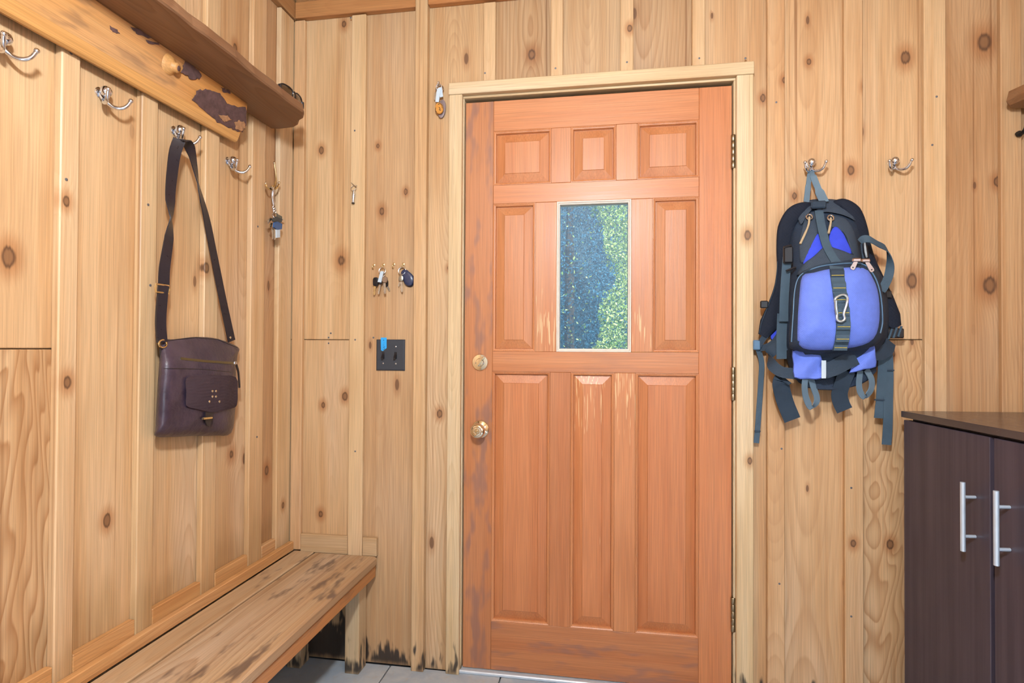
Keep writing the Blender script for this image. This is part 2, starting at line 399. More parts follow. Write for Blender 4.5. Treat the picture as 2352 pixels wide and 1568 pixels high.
def leather():
    t = NT('distressed_plum_leather'); o = t.obj(); n = t.noise(o, 14, 4, .65); n2 = t.noise(o, 55, 3, .6)
    c = t.mix(t.step(n, .35, .68), (.034, .023, .042), (.072, .049, .074)); c = t.mix(t.M('MULTIPLY', t.step(n2, .55, .75), .5), c, (.045, .028, .04))
    b = t.bsdf(Base_Color=c, Roughness=t.M('MULTIPLY_ADD', n, .3, .22)); b.inputs['Specular IOR Level'].default_value = .55
    t.bump(b, t.M('ADD', t.M('MULTIPLY', n, 2.0), t.M('MULTIPLY', n2, .5)), .5, .004); return t.m
LEATHER = leather()
STRAPL = simple('black_strap_leather', (.020, .017, .024), .3, namp=.3, bump=.15, bscale=150)
SUEDE = fabric('dark_plum_suede', (.058, .036, .046), 700, .85)
PACKD = fabric('charcoal_pack_cloth', (.024, .039, .070))
PACKB = fabric('black_padding_cloth', (.010, .015, .030), 600, .8)
PACKC = fabric('slate_grey_pack_cloth', (.046, .066, .100))
WEB = fabric('slate_webbing', (.062, .104, .150), 1800, .7)
WEBL = fabric('pale_slate_webbing', (.15, .23, .31), 1800, .7)
WEBD = fabric('dark_navy_webbing', (.030, .050, .080), 1800, .7)
BLUE = fabric('periwinkle_blue_cloth', (.15, .235, .80), 1100, .7)
BLUE2 = fabric('deep_blue_cloth', (.045, .08, .74), 1100, .7)
YTH = simple('yellow_thread', (.52, .40, .07), .7)
PIPE = simple('steel_blue_piping', (.10, .20, .34), .45)
ZPULL = simple('copper_grey_zip_metal', (.50, .40, .37), .3, 1.0)
def laminate():
    t = NT('espresso_laminate'); x, y, z = t.sep(t.obj()); n = t.noise(t.xyz(t.M('MULTIPLY', x, 60), t.M('MULTIPLY', y, 60), t.M('MULTIPLY', z, 1.5)), 1, 4, .6)
    n3 = t.noise(t.obj(), 7, 4, .6)
    c = t.mix(t.step(n, .3, .7), (.046, .036, .055), (.072, .056, .078))
    b = t.bsdf(Base_Color=c, Roughness=t.M('MULTIPLY_ADD', n3, .25, .28)); b.inputs['Specular IOR Level'].default_value = .5; return t.m
LAM = laminate()
def stone():
    t = NT('pale_slate_tile'); o = t.obj(); s = t.attr('seed'); v = t.n('ShaderNodeVectorMath', operation='ADD'); t.t.links.new(o, v.inputs[0]); t.t.links.new(t.xyz(s, s, s), v.inputs[1])
    n = t.noise(v.outputs[0], 6, 5, .65, .6); n2 = t.noise(v.outputs[0], 40, 3, .6)
    c = t.mix(t.step(n, .35, .7), (.40, .46, .54), (.58, .60, .62)); c = t.mix(t.M('MULTIPLY', t.step(n2, .5, .8), .4), c, (.50, .42, .34))
    b = t.bsdf(Base_Color=c, Roughness=.45); t.bump(b, n, .2, .003); return t.m
TILE = stone()
GROUT = simple('grey_grout', (.20, .22, .25), .9, bump=.4)
DARKW = simple('dark_backing_board', (.10, .06, .035), .9)
PAINT = simple('warm_white_painted_plaster', (.70, .68, .64), .8, namp=.03)
W_ceil = make_wood('ceiling_boards', 'xzy', light=(.60, .36, .17), late=(.42, .22, .09), warm=(.56, .31, .13), pale=(.64, .45, .28), pins=False)
def glass_mat():
    t = NT('hazy_window_glass'); tr = t.n('ShaderNodeBsdfTransparent'); tr.inputs[0].default_value = (.93, .97, 1, 1)
    gl = t.n('ShaderNodeBsdfGlossy'); gl.inputs['Roughness'].default_value = .45
    df = t.n('ShaderNodeBsdfDiffuse'); df.inputs[0].default_value = (.16, .42, .72, 1)  # blue diffuse share puts the haze into the pane itself
    fr = t.n('ShaderNodeFresnel'); fr.inputs[0].default_value = 1.3
    n = t.noise(t.obj(), 9, 3)
    m1 = t.n('ShaderNodeMixShader'); t.t.links.new(fr.outputs[0], m1.inputs[0]); t.t.links.new(tr.outputs[0], m1.inputs[1]); t.t.links.new(gl.outputs[0], m1.inputs[2])
    m2 = t.n('ShaderNodeMixShader'); t.t.links.new(t.M('MULTIPLY_ADD', n, .06, .05), m2.inputs[0]); t.t.links.new(m1.outputs[0], m2.inputs[1]); t.t.links.new(df.outputs[0], m2.inputs[2])
    t.t.links.new(m2.outputs[0], t.out.inputs[0]); return t.m
GLASS = glass_mat()
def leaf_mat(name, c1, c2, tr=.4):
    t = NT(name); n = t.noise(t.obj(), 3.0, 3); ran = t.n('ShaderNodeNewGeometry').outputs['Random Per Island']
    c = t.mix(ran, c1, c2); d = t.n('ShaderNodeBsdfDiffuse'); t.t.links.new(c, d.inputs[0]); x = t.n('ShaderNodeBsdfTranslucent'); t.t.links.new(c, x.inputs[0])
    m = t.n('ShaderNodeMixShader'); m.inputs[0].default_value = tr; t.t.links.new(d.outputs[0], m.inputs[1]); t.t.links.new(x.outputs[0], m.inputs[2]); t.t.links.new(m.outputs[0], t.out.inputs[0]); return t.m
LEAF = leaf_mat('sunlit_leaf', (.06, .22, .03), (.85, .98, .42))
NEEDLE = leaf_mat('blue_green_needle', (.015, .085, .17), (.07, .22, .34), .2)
BARK = simple('dark_bark', (.045, .036, .03), .9, bump=.8, bscale=40, namp=.4, nscale=30)
BARKP = simple('dark_purple_bark_patch', (.115, .058, .052), .85, bump=1.0, bscale=70, namp=.8, nscale=60)
BARKO = simple('inner_bark_patch', (.42, .21, .10), .8, bump=1.0, bscale=140, namp=.6, nscale=90)
LENS = simple('amber_brown_lens', (.045, .016, .004), .06, spec=.7, coat=.6)
HILLM = simple('dark_wooded_slope', (.016, .042, .062), .95, nscale=3, namp=.5, bump=.8, bscale=9)
GROUNDM = simple('forest_floor', (.10, .13, .06), .95, nscale=4, namp=.4, bump=.6, bscale=20)
# ================================================================== THE SETTING
_seed = [1.0]
def plank(name, lo, hi, mat, parent, ax, knots=(), b=.002, mb=None, **pr):
    _seed[0] += 1.37
    pr.setdefault('seed', _seed[0] % 97.0); pr.setdefault('tone', random.uniform(-.10, .06)); pr.setdefault('red', random.uniform(-.1, .3)); pr.setdefault('fig', random.uniform(-.15, .25))
    m = mb or MB().box(lo, hi, b)
    if isinstance(mat, Wood): mat = mat.get(len(knots), min(q[2] for q in m.v) < .2, name == 'board', 'sc' in pr, pr.get('wear', 0) > 0, 'chev' in pr)
    o = build(name, m, mat, parent, **pr)
    c = np.array(o.location)+(world_of(parent) if parent else 0); ix = {'x': 0, 'y': 1, 'z': 2}
    for i, k in enumerate(knots[:3]):
        o['k%d' % (i+1)] = [float(k[0]-c[ix[ax[0]]]), float(k[1]-c[ix[ax[2]]]), float(k[2])]
    return o
def kB(px, py, r, y=YB): p = onY(px, py, y); return (p[0], p[2], r)
def kL(px, py, r, x=XL): p = onX(px, py, x); return (p[1], p[2], r)
def xb(px, y=-.024, py=600): return float(onY(px, py, y)[0])

DX0, DX1, DZ1 = -.014, .926, 2.052     # rough opening of the door
# ---- floor
floor = struct('floor', 'pale grey-blue stone tile floor')
build('floor_bed', MB().box((XL-.1, YR-.1, -.12), (XR+.1, .35, -.012)), GROUT, floor)
ts = .405; tile_me = None
ny = int((0.03-YR)/ts)+1
for i in range(7):
    for j in range(ny):
        x0 = XL+.01+i*ts; y1 = -.012-j*ts; x1 = min(x0+ts-.005, XR); y0 = max(y1-ts+.005, YR)
        if x1-x0 < .03: continue
        if tile_me and abs((x1-x0)-(ts-.005)) < 1e-4 and abs((y1-y0)-(ts-.005)) < 1e-4:
            o = bpy.data.objects.new('tile', tile_me); COL.objects.link(o); o.parent = floor; o.location = ((x0+x1)/2, (y0+y1)/2, -.006+random.uniform(-.0008, .0004))
        else:
            o = build('tile', MB().box((x0, y0, -.0125), (x1, y1, .0005), .002), TILE, floor)
            if abs((x1-x0)-(ts-.005)) < 1e-4 and abs((y1-y0)-(ts-.005)) < 1e-4: tile_me = o.data
        o['seed'] = random.uniform(0, 50)
# ---- ceiling
ceil = struct('ceiling', 'board ceiling above the crown trim')
build('ceiling_deck', MB().box((XL-.1, YR-.1, ZC+.02), (XR+.1, .12, ZC+.2)), DARKW, ceil)
x = XL
while x < XR:
    plank('ceiling_board', (x+.001, YR, ZC), (min(x+.139, XR), .0, ZC+.02), W_ceil, ceil, 'xzy'); x += .14
# ---- wall with the door
wb = struct('wall_back', 'board and batten pine wall around the door')
m = MB().box((XL-.1, .018, 0), (DX0, .10, ZC)).box((DX1, .018, 0), (XR+.1, .10, ZC)).box((DX0, .018, DZ1), (DX1, .10, ZC))
build('backing', m, DARKW, wb)
# batten edges by eye in the photograph, left to right, then the boards between batten centres
BB = [(803, 836), (952, 980), (1763, 1803), (1940, 1983), (2124, 2175), (2301, 2349)]
TOPB = [(1110, 1138), (1265, 1293), (1425, 1455), (1590, 1620)]
bx = [(xb(a), xb(b)) for a, b in BB]; tx = [(xb(a, py=80), xb(b, py=80)) for a, b in TOPB]
cen = lambda p: (p[0]+p[1])/2
ztrim = 2.378
def brd(x0, x1, z0, z1, **k):
    k.setdefault('mold', 0.0)
    return plank('board', (x0+.0015, YB+random.uniform(-.001, .001), z0), (x1-.0015, YB+.02, z1), W_back, wb, 'xyz', **k)
zj = float(onY(750, 780, YB)[2])
brd(XL-.015, cen(bx[0]), zj+.001, ZC, tone=.03, red=0, fig=-.1, knots=[kB(738, 345, .011), kB(784, 598, .019), kB(790, 55, .012)])
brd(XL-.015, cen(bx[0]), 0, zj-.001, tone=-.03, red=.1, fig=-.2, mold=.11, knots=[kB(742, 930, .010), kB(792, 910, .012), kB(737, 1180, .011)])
brd(cen(bx[0]), cen(bx[1]), 0, ZC, tone=-.17, red=.2, fig=-.1, mold=.012, knots=[kB(877, 485, .012), kB(868, 335, .008), kB(932, 440, .008)])
def lboard(xs, side, **k):
    x0, x1 = xs
    if side < 0: poly = [(x0, 0), (DX0, 0), (DX0, DZ1), (x1, DZ1), (x1, ZC), (x0, ZC)]
    else: poly = [(x1, 0), (x1, ZC), (x0, ZC), (x0, DZ1), (DX1, DZ1), (DX1, 0)]
    mb = MB().prism([(p[0], YB, p[1]) for p in poly], (0, .02, 0))
    return plank('board', 0, 0, W_back, wb, 'xyz', mb=mb, **k)
lboard((cen(bx[1])+.0015, cen(tx[0])-.0015), -1, tone=-.06, fig=.35, red=0, knots=[kB(1032, 615, .008), kB(1010, 950, .011)])
lboard((cen(tx[3])+.0015, cen(bx[2])-.0015), 1, tone=-.08, red=.15, fig=0, knots=[kB(1752, 225, .010)])
brd(cen(tx[0]), cen(tx[1]), DZ1, ZC, tone=-.24, red=.1, fig=.9, sp=.8, knots=[kB(1222, 125, .016)])
brd(cen(tx[1]), cen(tx[2]), DZ1, ZC, tone=-.18, red=.05, fig=.1)
brd(cen(tx[2]), cen(tx[3]), DZ1, ZC, tone=-.24, red=.15, fig=.5, sp=.5)
brd(cen(bx[2]), cen(bx[3]), 0, ZC, tone=-.02, red=.15, fig=.25, sp=1.2, seed=23.4, knots=[kB(1858, 142, .009), kB(1825, 450, .009)])
zj2 = float(onY(2100, 780, YB)[2])
brd(cen(bx[3]), cen(bx[4]), zj2+.001, ZC, tone=.0, red=.05, fig=.05, knots=[kB(2080, 132, .017), kB(2010, 595, .014), kB(2095, 645, .020)])
brd(cen(bx[3]), cen(bx[4]), 0, zj2-.001, tone=-.02, red=.1, fig=1.0, sp=.9, chev=1.0, seed=61.2, knots=[kB(2050, 812, .010), kB(2045, 1250, .012)])
brd(cen(bx[4]), cen(bx[5]), 0, ZC, tone=-.16, red=.3, fig=.15, knots=[kB(2260, 97, .023), kB(2272, 655, .022), kB(2290, 417, .012)])
brd(cen(bx[5]), XR-.001, 0, ZC, tone=-.14, red=.2, knots=[kB(2320, 545, .012)])
def btn(x0, x1, z0, z1, d=.019, **k):
    return plank('batten', (x0, YB-d, z0), (x1, YB-.0003, z1), W_back, wb, 'xyz', b=.0025, **k)
btn(XL+.0200, xb(695), 0.398, ztrim-.005, tone=-.03, fig=-.2, knots=[kB(648, 1160, .01)])
btn(*bx[0], .0, ztrim-.004, tone=.05, red=-.1, fig=-.1)
btn(*bx[1], .0, 2.41, d=.030, tone=-.04, red=0, fig=-.1)
btn(bx[2][0], bx[2][1], 0, ztrim-.004, tone=-.02, red=.2, knots=[kB(1797, 190, .010)])
btn(bx[3][0], bx[3][1], 0, ztrim-.004, tone=-.03, red=.15, fig=0, knots=[kB(1949, 395, .013), kB(1981, 205, .010), kB(1955, 1243, .010)])
btn(bx[4][0], bx[4][1], 0, ztrim-.004, tone=.03, red=0, fig=-.2)
btn(bx[5][0], bx[5][1], 0, ztrim-.004, tone=-.10, red=.2, fig=.1)
for p, kk in zip(tx, ([], [], [kB(1446, 72, .010)], [])): btn(p[0], p[1], DZ1+.03, ztrim-.004, tone=.0, red=.0, knots=kk)
# low board above the bench, cut round the batten
for a, b_ in ((695, 803), (836.5, 870)):
    plank('rail_block', (xb(a)+.001, YB-.019, .392), (xb(b_)-.001, YB-.0003, .458), W_caseH, wb, 'zyx', tone=-.18, red=.2, fig=.3)
# nail heads of the wall
m = MB()
for px, py in [(697, 769), (755, 775), (697, 788), (755, 788), (816, 780), (858, 775), (1114, 168), (1276, 157), (1440, 143), (1606, 134), (1712, 134), (2151, 222), (2141, 333), (1783, 235), (816, 1036), (960, 775), (760, 765), (815, 300), (806, 41), (1795, 1030), (1790, 1340), (1955, 1120), (1955, 1415)]:
    p = onY(px, py, YB-.0185 if not (690 < px < 800 or 840 < px < 950) else YB); m.lathe([(.0034, .0), (.0034, -.0012), (.002, -.0016)], p, (0, 1, 0), 8)
o = build('nail_heads', m, NAILM, wb); o['kind'] = 'stuff'

# ---- wall with the bench
wl = struct('wall_left', 'board and batten pine wall behind the bench')
build('backing', MB().box((XL-.10, YR-.1, 0), (XL-.021, .1, ZC)), DARKW, wl)
def yl(px): return float(onX(px, 600, XL+.019)[1])
LB = [(yl(136), yl(180)), (yl(322), yl(360)), (yl(470), yl(502)), (yl(577), yl(608)), (yl(640), -.0245)]
ext = []; y = LB[0][0]
while y > YR+.3:
    y -= .232; ext.append((y, y+.046))
LB = sorted(ext+LB)
edges = [YR]+[cen(p) for p in LB[:-1]]+[0.014]
zjl = float(onX(50, 801, XL)[2])
KN = {-1: [kL(15, 560, .015)], -2: []}
for i in range(len(edges)-1):
    a, b_ = edges[i]+.0015, edges[i+1]-.0015
    j = i-(len(edges)-1)
    spec = {-5: dict(tone=.0, red=.05, fig=.0, knots=[kL(20, 590, .016)]), -4: dict(tone=.02, red=.05, fig=-.1, knots=[kL(245, 1195, .012)]), -3: dict(tone=0, red=.05, fig=.1, knots=[kL(240, 330, .014), kL(470, 615, .017)]), -2: dict(tone=-.04, red=.12, fig=0, knots=[kL(531, 1043, .014), kL(540, 110, .012)]), -1: dict(tone=-.2, red=.4, fig=.1, knots=[kL(612, 1080, .014)])}.get(j, {})
    if j == -5:
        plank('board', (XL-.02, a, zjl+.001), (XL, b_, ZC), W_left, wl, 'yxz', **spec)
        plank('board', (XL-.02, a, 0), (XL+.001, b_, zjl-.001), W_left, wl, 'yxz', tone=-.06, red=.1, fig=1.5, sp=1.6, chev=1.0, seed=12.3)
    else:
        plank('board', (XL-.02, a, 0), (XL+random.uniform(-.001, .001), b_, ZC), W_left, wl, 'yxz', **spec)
LK = {-5: [kL(152, 462, .010, XL+.019), kL(155, 878, .012, XL+.019)], -4: [], -3: [kL(474, 615, .013, XL+.019)], -2: [], -1: [kL(650, 1160, .010, XL+.019)]}
for i, p in enumerate(LB):
    j = i-len(LB)
    plank('batten', (XL+.0003, p[0], .398), (XL+.019, p[1], ztrim-.004), W_left, wl, 'yxz', b=.0025, tone=random.uniform(-.03, .06), red=random.uniform(-.1, .15), fig=-.1, knots=LK.get(j, []))
for i in range(len(LB)-1):     # blocks between the battens, just above the bench
    if LB[i+1][0] < -1.75: continue
    plank('rail_block', (XL+.0003, LB[i][1]+.001, .405), (XL+.0185, LB[i+1][0]-.001, .467), W_trimY, wl, 'zxy', tone=.05, red=.0)
m = MB()
for px, py in [(152, 412), (340, 470), (486, 545), (592, 520), (163, 122), (590, 1003), (345, 655)]:
    p = onX(px, py, XL+.019); m.lathe([(.0034, -.0004), (.0034, .0010), (.002, .0014)], p, (1, 0, 0), 8)
o = build('nail_heads', m, NAILM, wl); o['kind'] = 'stuff'

# ---- the two walls out of view, with their windows
wr = struct('wall_right', 'pine wall on the cabinet side')
for (y0, y1, z0, z1) in ((YR-.1, -3.32, 0, ZC), (-2.18, .1, 0, ZC), (-3.32, -2.18, 0, .88), (-3.32, -2.18, 2.12, ZC)):
    plank('wall_panel', (XR, y0, z0), (XR+.08, y1, z1), W_left, wr, 'yxz', b=0)
we = struct('wall_rear', 'white plaster wall behind the camera')
for (x0, x1, z0, z1) in ((XL-.1, .85, 0, ZC), (1.99, XR, 0, ZC), (.85, 1.99, 0, .83), (.85, 1.99, 2.07, ZC)):
    build('wall_panel', MB().box((x0, YR-.1, z0), (x1, YR, z1)), PAINT, we)
w1 = struct('window_1', 'window in the wall behind the camera')
m = MB()
for a in (.86, 1.40, 1.94): m.box((a, YR-.07, .85), (a+.04, YR-.03, 2.05))
for a in (.85, 2.01): m.box((.86, YR-.07, a), (1.98, YR-.03, a+.04))
build('window_frame', m, PAINT, w1)
w2 = struct('window_2', 'window in the wall on the cabinet side')
m = MB()
for a in (-3.30, -2.24): m.box((XR+.02, a, .9), (XR+.06, a+.04, 2.1))
for a in (.9, 2.06): m.box((XR+.02, -3.30, a), (XR+.06, -2.20, a+.04))
build('window_frame', m, PAINT, w2)

# ---- crown trim
t2 = struct('trim_1', 'stained crown board over the door wall')
plank('trim_board', (XL+.026, YB-.026, ztrim), (bx[1][0]-.0005, YB-.0003, 2.438), W_trimX, t2, 'zyx', tone=-.12)
plank('trim_board', (bx[1][1]+.0005, YB-.026, ztrim+.004), (XR-.002, YB-.0003, 2.438), W_trimX, t2, 'zyx', tone=-.02)
plank('top_board', (XL+.026, YB-.020, 2.441), (XR-.002, YB-.0003, ZC-.001), W_trimX, t2, 'zyx', tone=-.3)
t3 = struct('trim_2', 'stained crown board over the bench wall')
plank('trim_board', (XL+.0003, YR+.01, ztrim), (XL+.025, -.012, 2.438), W_trimY, t3, 'zxy', tone=-.28, red=.3)
plank('top_board', (XL+.0003, YR+.01, 2.441), (XL+.020, -.012, ZC-.001), W_trimY, t3, 'zxy', tone=-.35)
# ---- strip lying along the bench
t4 = struct('trim_3', 'low strip along the bench wall')
plank('strip', (XL+.0195, -1.70, .398), (XL+.039, -.027, .430), W_trimY, t4, 'zxy', tone=.05, red=.1)

# ---- door casing
cs = struct('trim_4', 'pale pine casing round the door')
cl0, cl1 = xb(1029, -.03), xb(1059, -.03); cr0, cr1 = xb(1692, -.03), xb(1731, -.03)
hz0, hz1 = 2.051, float(onY(1380, 168, -.03)[2])+.004
plank('side_casing', (cl0, -.030, 0), (cl1, YB-.0003, hz0-.0008), W_case, cs, 'xyz', b=.002, tone=-.02, red=-.1, fig=.2)
plank('side_casing', (cr0, -.030, 0), (cr1, YB-.0003, hz0-.0008), W_case, cs, 'xyz', b=.002, tone=.03, red=-.1, fig=-.1, knots=[kB(1718, 540, .013, -.03), kB(1722, 1058, .010, -.03)])
plank('head_casing', (cl0-.002, -.031, hz0), (cr1+.002, YB-.0003, hz1), W_caseH, cs, 'zyx', b=.002, tone=.02, red=-.1, fig=-.1)
plank('jamb', (-.0125, -.010, 0), (-.0035, .075, 2.0422), W_case, cs, 'xyz', b=.0015, tone=.05, red=-.2)
plank('jamb', (.9165, -.010, 0), (.9255, .075, 2.0422), W_case, cs, 'xyz', b=.0015, tone=.0, red=-.2)
plank('head_jamb', (-.0125, -.010, 2.0425), (.9255, .075, 2.0505), W_caseH, cs, 'zyx', b=.0015, tone=.05, red=-.2)
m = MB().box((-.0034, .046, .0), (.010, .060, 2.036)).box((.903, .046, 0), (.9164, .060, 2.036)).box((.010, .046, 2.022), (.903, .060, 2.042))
build('stop', m, GAPSHADE, cs)  # stop coloured black to stand in for the shade in the door gap
th = build('threshold', MB().box((-.012, -.020, .0005), (.925, .075, .012), .003), THRES, cs)
# strike
build('strike_plate', MB().box((-.0125, -.0108, .845), (-.0080, -.0101, .873), .0002), PIPE, cs)

# ================================================================== DOOR
door = struct('door_1', 'reddish varnished fir door with raised panels and a small window')
TH = .040
def dpart(name, x0, x1, z0, z1, mat, ax, **k):
    k.setdefault('tone', random.uniform(-.05, .05)); k.setdefault('red', random.uniform(-.05, .12)); k.setdefault('fig', 0.0)
    return plank(name, (x0, .0, z0), (x1, TH, z1), mat, door, ax, b=.0012, **k)
A0, A1 = .102, .808     # inner edges of the stiles
Z = dict(t=2.030, a=1.922, b=1.728, c=1.662, d=1.137, e=1.066, f=.184, g=.014)
kd_ = lambda px, py, r: (float(onY(px, py, 0)[0]), float(onY(px, py, 0)[2]), r)
st = dpart('stile', 0, A0, Z['g'], Z['t'], D_v, 'xyz', tone=-.10, red=.1, wear=.55)
st2 = dpart('stile', A1, .913, Z['g'], Z['t'], D_v, 'xyz', tone=.04, red=.22, wear=.05)
dpart('rail', A0+.0004, A1-.0004, Z['a'], Z['t'], D_h, 'zyx', tone=.05)
dpart('rail', A0+.0004, A1-.0004, Z['c'], Z['b'], D_h, 'zyx', tone=.04)
dpart('rail', A0+.0004, A1-.0004, Z['e'], Z['d'], D_h, 'zyx', tone=-.02, wear=.15)
dpart('rail', A0+.0004, A1-.0004, Z['g'], Z['f'], D_h, 'zyx', tone=-.14, red=.2, wear=.5)
e = .0004
MU1 = [(.309, .377), (.533, .604)]; MU2 = [(.254, .329), (.585, .656)]; MU3 = [(.308, .380), (.529, .600)]
def scr(o, px, py, r):
    p = onY(px, py, 0); c = np.array(o.location); o['sc'] = [float(p[0]-c[0]), float(p[2]-c[2]), r]; o.data.materials[0] = D_v.get(scratch=True)
for a, b_ in MU1: dpart('mullion', a, b_, Z['b']+e, Z['a']-e, D_v, 'xyz', tone=random.uniform(-.05, .10))
mu2 = [dpart('mullion', a, b_, Z['d']+e, Z['c']-e, D_v, 'xyz', tone=0.0) for a, b_ in MU2]
mu3 = [dpart('mullion', a, b_, Z['f']+e, Z['e']-e, D_v, 'xyz', tone=t_, red=r_) for (a, b_), t_, r_ in zip(MU3, (-.12, .02), (.25, .0))]
scr(mu2[0], 1255, 775, .10); scr(mu2[1], 1472, 760, .05); scr(mu3[1], 1432, 890, .12)
def rect(x0, x1, z0, z1, i, y): return [(x0+i, y, z0+i), (x1-i, y, z0+i), (x1-i, y, z1-i), (x0+i, y, z1-i)]
def panel(x0, x1, z0, z1, **k):
    x0 += e; x1 -= e; z0 += e; z1 -= e
    k.setdefault('tone', random.uniform(-.04, .06)); k.setdefault('red', random.uniform(0, .12)); k.setdefault('fig', 0.0)
    prof = [(.0105, TH-.010), (.0105, .0135), (.0120, .0135), (.0400, .0050), (.0415, .0030), (.0430, .0030)]
    mb = MB().loft([rect(x0, x1, z0, z1, i, y) for i, y in prof], cap=True)
    o = plank('panel', 0, 0, D_v, door, 'xyz', mb=mb, **k)
    prof = [(0, TH-.008), (0, .0006), (.002, .0004), (.0045, .0022), (.0075, .0030), (.0095, .0065), (.0103, .0128), (.0103, TH-.008)]
    mb = MB().loft([rect(x0, x1, z0, z1, i, y) for i, y in prof]+[rect(x0, x1, z0, z1, 0, TH-.008)], cap=False)
    q = build('moulding', mb, D_v, o, tone=.02, red=.05, seed=random.uniform(0, 40))
    return o
for a, b_ in ((A0, MU1[0][0]), (MU1[0][1], MU1[1][0]), (MU1[1][1], A1)): panel(a, b_, Z['b'], Z['a'])
panel(A0, MU2[0][0], Z['d'], Z['c'], tone=-.02); panel(MU2[1][1], A1, Z['d'], Z['c'], tone=-.05)
panel(A0, MU3[0][0], Z['f'], Z['e'], tone=-.02, red=.25)
pm = panel(MU3[0][1], MU3[1][0], Z['f'], Z['e'], tone=.0, red=.25); scr(pm, 1345, 900, .13)
panel(MU3[1][1], A1, Z['f'], Z['e'], tone=-.02, red=.3)
# window of the door
gx0, gx1, gz0, gz1 = MU2[0][1], MU2[1][0], Z['d'], Z['c']
prof = [(e, TH-.004), (e, -.0008), (.004, -.0012), (.007, .003), (.010, .004), (.0115, .011), (.0115, TH-.004)]
mb = MB().loft([rect(gx0, gx1, gz0, gz1, i, y) for i, y in prof]+[rect(gx0, gx1, gz0, gz1, e, TH-.004)], cap=False)
gb = build('glazing_bead', mb, simple('pale_glazing_bead', (.80, .70, .62), .5), door, tone=.12, red=.0, seed=3.3)  # bead coloured paler than the door wood
build('window_pane', MB().box((gx0+.008, .016, gz0+.008), (gx1-.008, .020, gz1-.008)), GLASS, door)
# hinges
for zt, zb in ((1.862, 1.750), (1.090, .980), (.332, .220)):
    h = build('hinge', MB().box((.9133, -.0012, zb), (.9160, .030, zt), .0004), HINGE, door)
    L = (zt-zb)/5
    for k in range(5): build('knuckle', MB().lathe([(.0060, 0), (.0070, .0012), (.0070, L-.0016), (.0060, L-.0004)], (.9155, -.0080, zb+k*L), (0, 0, 1), 12), HINGE, h, smooth=True)
# dead bolt and knob
bo = np.array([float(onY(1103, 832, 0)[0]), 0, float(onY(1103, 832, 0)[2])])
db = build('dead_bolt', MB().lathe([(.0295, .0), (.0295, -.003), (.0275, -.0055), (.022, -.0062), (.015, -.0065), (.013, -.010), (.0, -.0105)], bo, (0, 1, 0), 32), PBRASS, door, smooth=True, angle=30)
ca, sa = math.cos(math.radians(52)), math.sin(math.radians(52))
tp = [(-.013, -.005), (.006, -.0048), (.026, -.0030), (.0275, 0), (.026, .0030), (.006, .0048), (-.013, .005)]
build('thumb_turn', MB().prism([(bo[0]+a*ca-b_*sa, -.0101, bo[2]+a*sa+b_*ca) for a, b_ in tp], (0, -.020, 0)), PBRASS, db)
for dx in (-.013, .013): build('screw', MB().ball((bo[0]+dx, -.0066, bo[2]-.003), .0036, 10, 6, (1, .5, 1)), STEEL, db, smooth=True)
ko = np.array([float(onY(1104, 985, 0)[0]), 0, float(onY(1104, 985, 0)[2])])
kb_ = build('door_knob', MB().lathe([(.0325, 0), (.0325, -.003), (.029, -.007), (.018, -.010), (.0135, -.014), (.0125, -.022), (.015, -.028), (.0215, -.034), (.0255, -.042), (.0262, -.050), (.0235, -.057), (.0175, -.0605), (.0165, -.0605)], ko, (0, 1, 0), 36), PBRASS, door, smooth=True, angle=50)
build('lock_face', MB().lathe([(.0160, -.0600), (.0145, -.0625), (.0100, -.0630), (.0098, -.0618), (.0065, -.0618), (.006, -.0635), (0, -.0638)], ko, (0, 1, 0), 28), PBRASS, kb_, smooth=True, angle=30)
build('turn_button', MB().box(ko+np.array((-.0052, -.0660, -.0016)), ko+np.array((.0052, -.0636, .0016)), .0008), BRASS, kb_)
#@@THINGS
# ================================================================== BENCH
ZB = .397; BXF = -.312; BX0 = XL+.040
bench = thing('bench', 'long worn plank bench along the pine wall', 'bench', ((BX0+BXF)/2, -.85, 0))
xc = float(onZ(622, 1336, ZB)[0])
BY0, BY1 = -1.72, YB-.0205
plank('plank', (BX0+.0005, BY0, ZB-.036), (xc-.0018, BY1, ZB), W_benchY, bench, 'xzy', b=.003, tone=-.02, red=0, fig=.2)
plank('plank', (xc+.0018, BY0, ZB-.036), (BXF, BY1-.001, ZB-.001), W_benchY, bench, 'xzy', b=.006, tone=-.08, red=.05, fig=.3)
plank('apron', (BXF-.032, BY0+.02, .322), (BXF-.006, BY1, ZB-.0365), W_bedge, bench, 'zxy', b=.002, tone=-.04)
plank('apron', (BX0+.01, BY0+.02, .322), (BX0+.03, BY1, ZB-.0365), W_bedge, bench, 'zxy', b=.002, tone=-.3)
for yy in (-.088, -1.62):
    for xx in (-.405, BX0+.012):
        plank('leg', (xx, yy, .0006), (xx+.052, yy+.062 if yy < -1 else YB-.0205, ZB-.0368), W_case, bench, 'xyz', b=.002, tone=-.12, red=.05)

